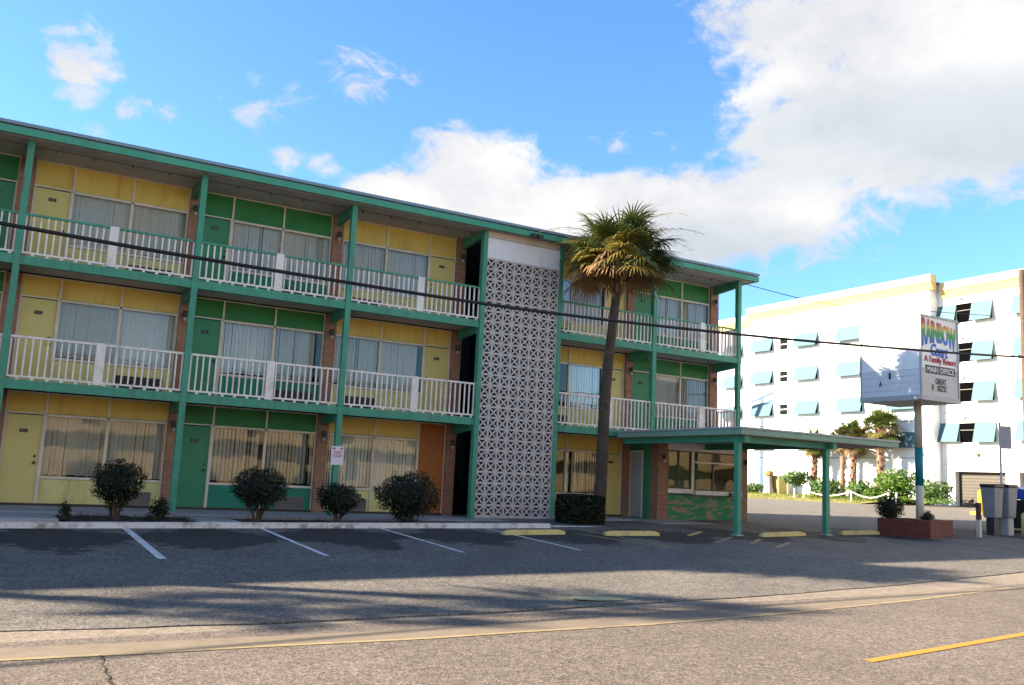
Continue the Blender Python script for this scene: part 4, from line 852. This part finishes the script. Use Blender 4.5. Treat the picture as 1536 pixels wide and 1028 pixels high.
def cable(name, label, pts, r, n=60):
    q = []
    for i in range(len(pts)-1):
        p0, p1, p2, p3 = (Vector(pts[max(i-1, 0)]), Vector(pts[i]), Vector(pts[i+1]), Vector(pts[min(i+2, len(pts)-1)]))
        for s in range(n//(len(pts)-1)):
            t = s/(n//(len(pts)-1)); q.append(.5*((2*p1)+(p2-p0)*t+(2*p0-5*p1+4*p2-p3)*t*t+(3*p1-p0-3*p2+p3)*t**3))
    q.append(Vector(pts[-1])); b = MB(); b.tube(q, r, 6); return tag(b.build(name, 'cable_black', None, smooth=True), label, 'cable')
cable('overhead_cable', 'thick black overhead cable crossing in front of the balconies', [(-24, -7, 4.75), (-15.5, -7, 4.13), (-10.87, -7, 4.036), (-8.31, -7, 3.98), (-3.04, -7, 3.96), (2.1, -7, 4.12), (7, -7, 4.38), (12.1, -7, 4.72), (24, -7, 5.7)], .029)
e1 = pl(1390, 467, 0, 20.0); e2 = pl(1536, 479, 0, 27)
cable('service_wire', 'thin wire running from the motel roof corner towards the right', [(9.3, .4, 7.5), (14, (e1.y+.4)/2, pl(1265, 452, 0, 14).z), tuple(e1), tuple(e2), (34, e2.y+(e2.y-e1.y), e2.z+.3)], .012)

# ------------------------------------------------------------------ sunlit motel across the street (seen in the ground floor windows)
ac = thing('motel_across', 'tan motel across the street, mirrored in the ground floor windows', 'motel', (0, -44, -.4))
b = MB(); b.box(-60, 140, -56, -44, -1, 7.2); b.build('wall', 'tan_wall', ac); b = MB(); b.box(-61, 141, -57, -43, 7.201, 7.5); b.build('roof', 'tan_roof', ac)
b = MB()
for k in range(2):
    for i in range(55):
        x = -55+3.5*i+1.5*math.sin(i*3.7+k); w_ = .6+.5*math.sin(i*5.1+k*2)**2
        if (i*7+k*3) % 5 > 2: continue
        b.box(x, x+w_, -44.02, -43.98, .3+3*k, 1.9+3*k)
b.build('window', 'grille_brown', ac); b = MB(); b.box(-60, 140, -43.99, -42.9, 2.75, 2.9); b.build('balcony', 'pale_yellow', ac)

# ------------------------------------------------------------------ light
SD = Vector((-2.1, 1.09, 1.0)).normalized(); EL = math.asin(SD.z); AZ = math.atan2(SD.x, SD.y)
sun = bpy.data.objects.new('sun', bpy.data.lights.new('sun', 'SUN')); col.objects.link(sun); sun.data.energy = 5.0; sun.data.angle = R(.5); sun.data.color = (1, .84, .64); sun.rotation_euler = SD.to_track_quat('Z', 'Y').to_euler()
w = bpy.data.worlds.new('World'); sc.world = w; w.use_nodes = True; N, L = w.node_tree.nodes, w.node_tree.links
bg = N['Background']; sky = N.new('ShaderNodeTexSky'); sky.sky_type = 'NISHITA'; sky.sun_disc = False; sky.sun_elevation = EL; sky.sun_rotation = AZ; sky.dust_density = .4; sky.ozone_density = 3.0; sky.air_density = 1.0
tc = N.new('ShaderNodeTexCoord'); DIR = tc.outputs['Generated']
def vm(op, a, c=None):
    n = N.new('ShaderNodeVectorMath'); n.operation = op
    for i, z in enumerate((a, c)):
        if z is None: continue
        if hasattr(z, 'is_linked'): L.new(z, n.inputs[i])
        else: n.inputs[i].default_value = z
    return n
def mt(op, a, c=0.0, clamp=False):
    n = N.new('ShaderNodeMath'); n.operation = op; n.use_clamp = clamp
    for i, z in enumerate((a, c)):
        if hasattr(z, 'is_linked'): L.new(z, n.inputs[i])
        else: n.inputs[i].default_value = z
    return n.outputs[0]
def sky_dir(px, py): return ray(px, py).normalized()
def ellipse(px, py, rx_, ry_, tilt=0):
    """falloff 1 at the centre of a cloud bank, 0 at its rim, as a field over sky directions"""
    c = sky_dir(px, py); e = Vector((0, 0, 1)); a = c.cross(e).normalized(); bb = a.cross(c).normalized()
    ct, st = math.cos(tilt), math.sin(tilt); a, bb = a*ct+bb*st, bb*ct-a*st
    s = FPX/c.dot(fw)
    u = mt('MULTIPLY', vm('DOT_PRODUCT', DIR, tuple(a)).outputs['Value'], s/rx_); v = mt('MULTIPLY', vm('DOT_PRODUCT', DIR, tuple(bb)).outputs['Value'], s/ry_)
    r = mt('ADD', mt('MULTIPLY', u, u), mt('MULTIPLY', v, v)); f = mt('SUBTRACT', 1.0, r); f = mt('MAXIMUM', f, -1.6)
    ok = mt('GREATER_THAN', vm('DOT_PRODUCT', DIR, tuple(c)).outputs['Value'], .2); return mt('SUBTRACT', mt('MULTIPLY', mt('ADD', f, 5.0), ok), 5.0)
def noi(scale, det, rough, off=0, dist=0):
    m_ = N.new('ShaderNodeMapping'); m_.inputs['Location'].default_value = (off, off*.7, off*.3); m_.inputs['Scale'].default_value = (1, 1, 1.5); L.new(DIR, m_.inputs[0])
    n = N.new('ShaderNodeTexNoise'); n.inputs['Scale'].default_value = scale; n.inputs['Detail'].default_value = det; n.inputs['Roughness'].default_value = rough; n.inputs['Distortion'].default_value = dist; L.new(m_.outputs[0], n.inputs['Vector']); return n.outputs['Fac']
banks = [(122, 88, 66, 56, 0, .55), (112, 146, 40, 28, 0, .5), (715, 262, 140, 85), (590, 290, 110, 40), (470, 250, 85, 36, 0, .7), (850, 330, 170, 90), (1000, 330, 190, 90), (1180, 300, 150, 80), (1260, 180, 210, 135), (1420, 130, 260, 180), (1530, 60, 220, 180), (1140, 60, 110, 85, 0, .6), (1250, 10, 220, 70, 0, .8), (1110, 165, 60, 50, 0, .6), (640, 300, 160, 60), (1330, 245, 140, 75)]
fld = None
for q in banks:
    e = ellipse(*q[:5]); e = mt('MULTIPLY', e, q[5]) if len(q) > 5 else mt('MULTIPLY', e, 1.35)
    if fld is None: fld = e
    else: fld = mt('SMOOTH_MAX', fld, e); fld.node.inputs[2].default_value = .4
def fill_bank(c, ra, rb):      # a bank anywhere in the sky, angular radii in radians
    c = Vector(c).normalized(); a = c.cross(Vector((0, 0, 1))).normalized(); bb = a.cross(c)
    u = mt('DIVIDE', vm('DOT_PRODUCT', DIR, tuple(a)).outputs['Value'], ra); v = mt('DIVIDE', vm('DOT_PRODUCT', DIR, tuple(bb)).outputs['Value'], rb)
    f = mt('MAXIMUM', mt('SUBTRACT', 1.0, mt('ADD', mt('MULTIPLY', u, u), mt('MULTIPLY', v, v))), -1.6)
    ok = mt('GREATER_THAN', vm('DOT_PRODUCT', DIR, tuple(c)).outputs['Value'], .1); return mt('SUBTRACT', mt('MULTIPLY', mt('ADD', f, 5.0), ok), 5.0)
for c, ra, rb in (((.2, -1, .55), .75, .33), ((-1, -.9, .5), .35, .25), ((1, -.6, .75), .4, .28)):  # unseen cloud banks outside the view, added to brighten the shaded facade
    fld = mt('MAXIMUM', fld, fill_bank(c, ra, rb))
n1 = mt('ADD', mt('MULTIPLY', noi(6.0, 12, .60, 1.3, .3), .58), mt('MULTIPLY', noi(21, 12, .64, 5.3, .4), .42)); n2 = noi(2.6, 3, .5, 4.1)
dens = mt('ADD', mt('MULTIPLY', fld, 1.35), mt('MULTIPLY', mt('SUBTRACT', n1, .5), 6.2))
def ss(x, lo, hi):
    m_ = N.new('ShaderNodeMapRange'); m_.interpolation_type = 'SMOOTHSTEP'; m_.inputs[1].default_value = lo; m_.inputs[2].default_value = hi; L.new(x, m_.inputs[0]); return m_.outputs[0]
mask = ss(dens, .1, 1.0)
wisps = None
for q in ((405, 150, 80, 50), (545, 112, 80, 42), (1190, 355, 130, 50), (1260, 340, 90, 40), (1440, 300, 110, 30), (215, 165, 60, 24), (120, 195, 50, 20), (955, 215, 60, 20)):
    e = ellipse(*q); wisps = e if wisps is None else mt('MAXIMUM', wisps, e)
n3 = noi(19, 12, .64, 7.7, .9); wm = mt('MULTIPLY', ss(mt('ADD', wisps, mt('MULTIPLY', mt('SUBTRACT', n3, .5), 7.0)), .2, 1.9), .9)
# grey bases of the big bank
gr = None
for q in ((1430, 200, 300, 95), (1250, 190, 160, 60), (1080, 365, 150, 40)):
    e = ellipse(*q); gr = e if gr is None else mt('MAXIMUM', gr, e)
n4 = noi(4.5, 6, .55, 2.2, .2)
grey = mt('MULTIPLY', ss(mt('ADD', gr, mt('MULTIPLY', mt('SUBTRACT', n4, .5), 3.0)), -.9, 1.5), .66)
puff = ss(mt('ADD', mt('MULTIPLY', noi(6, 10, .55, 3.1, .3), .8), mt('MULTIPLY', dens, .10)), .33, .74)
cw = N.new('ShaderNodeMixRGB'); cw.inputs[1].default_value = (.66, .68, .72, 1); cw.inputs[2].default_value = (.95, .93, .91, 1); L.new(puff, cw.inputs[0])
cg = N.new('ShaderNodeMixRGB'); cg.inputs[2].default_value = (.45, .54, .62, 1); L.new(grey, cg.inputs[0]); L.new(cw.outputs[0], cg.inputs[1])
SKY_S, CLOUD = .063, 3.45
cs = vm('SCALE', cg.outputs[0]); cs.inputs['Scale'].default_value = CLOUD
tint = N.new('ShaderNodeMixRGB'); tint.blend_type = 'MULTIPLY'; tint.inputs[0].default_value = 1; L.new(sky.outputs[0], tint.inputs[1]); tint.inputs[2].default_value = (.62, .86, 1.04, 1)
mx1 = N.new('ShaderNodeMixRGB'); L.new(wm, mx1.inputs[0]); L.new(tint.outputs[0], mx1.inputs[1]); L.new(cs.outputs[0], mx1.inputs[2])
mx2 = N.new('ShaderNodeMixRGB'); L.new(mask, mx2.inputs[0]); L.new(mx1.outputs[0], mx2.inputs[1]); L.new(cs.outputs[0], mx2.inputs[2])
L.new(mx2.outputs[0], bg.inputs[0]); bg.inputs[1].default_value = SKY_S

sc.view_settings.view_transform = 'Standard'; sc.view_settings.look = 'None'; sc.view_settings.gamma = 1; sc.view_settings.exposure = 2.45
sc.cycles.max_bounces = 8; sc.cycles.transparent_max_bounces = 12
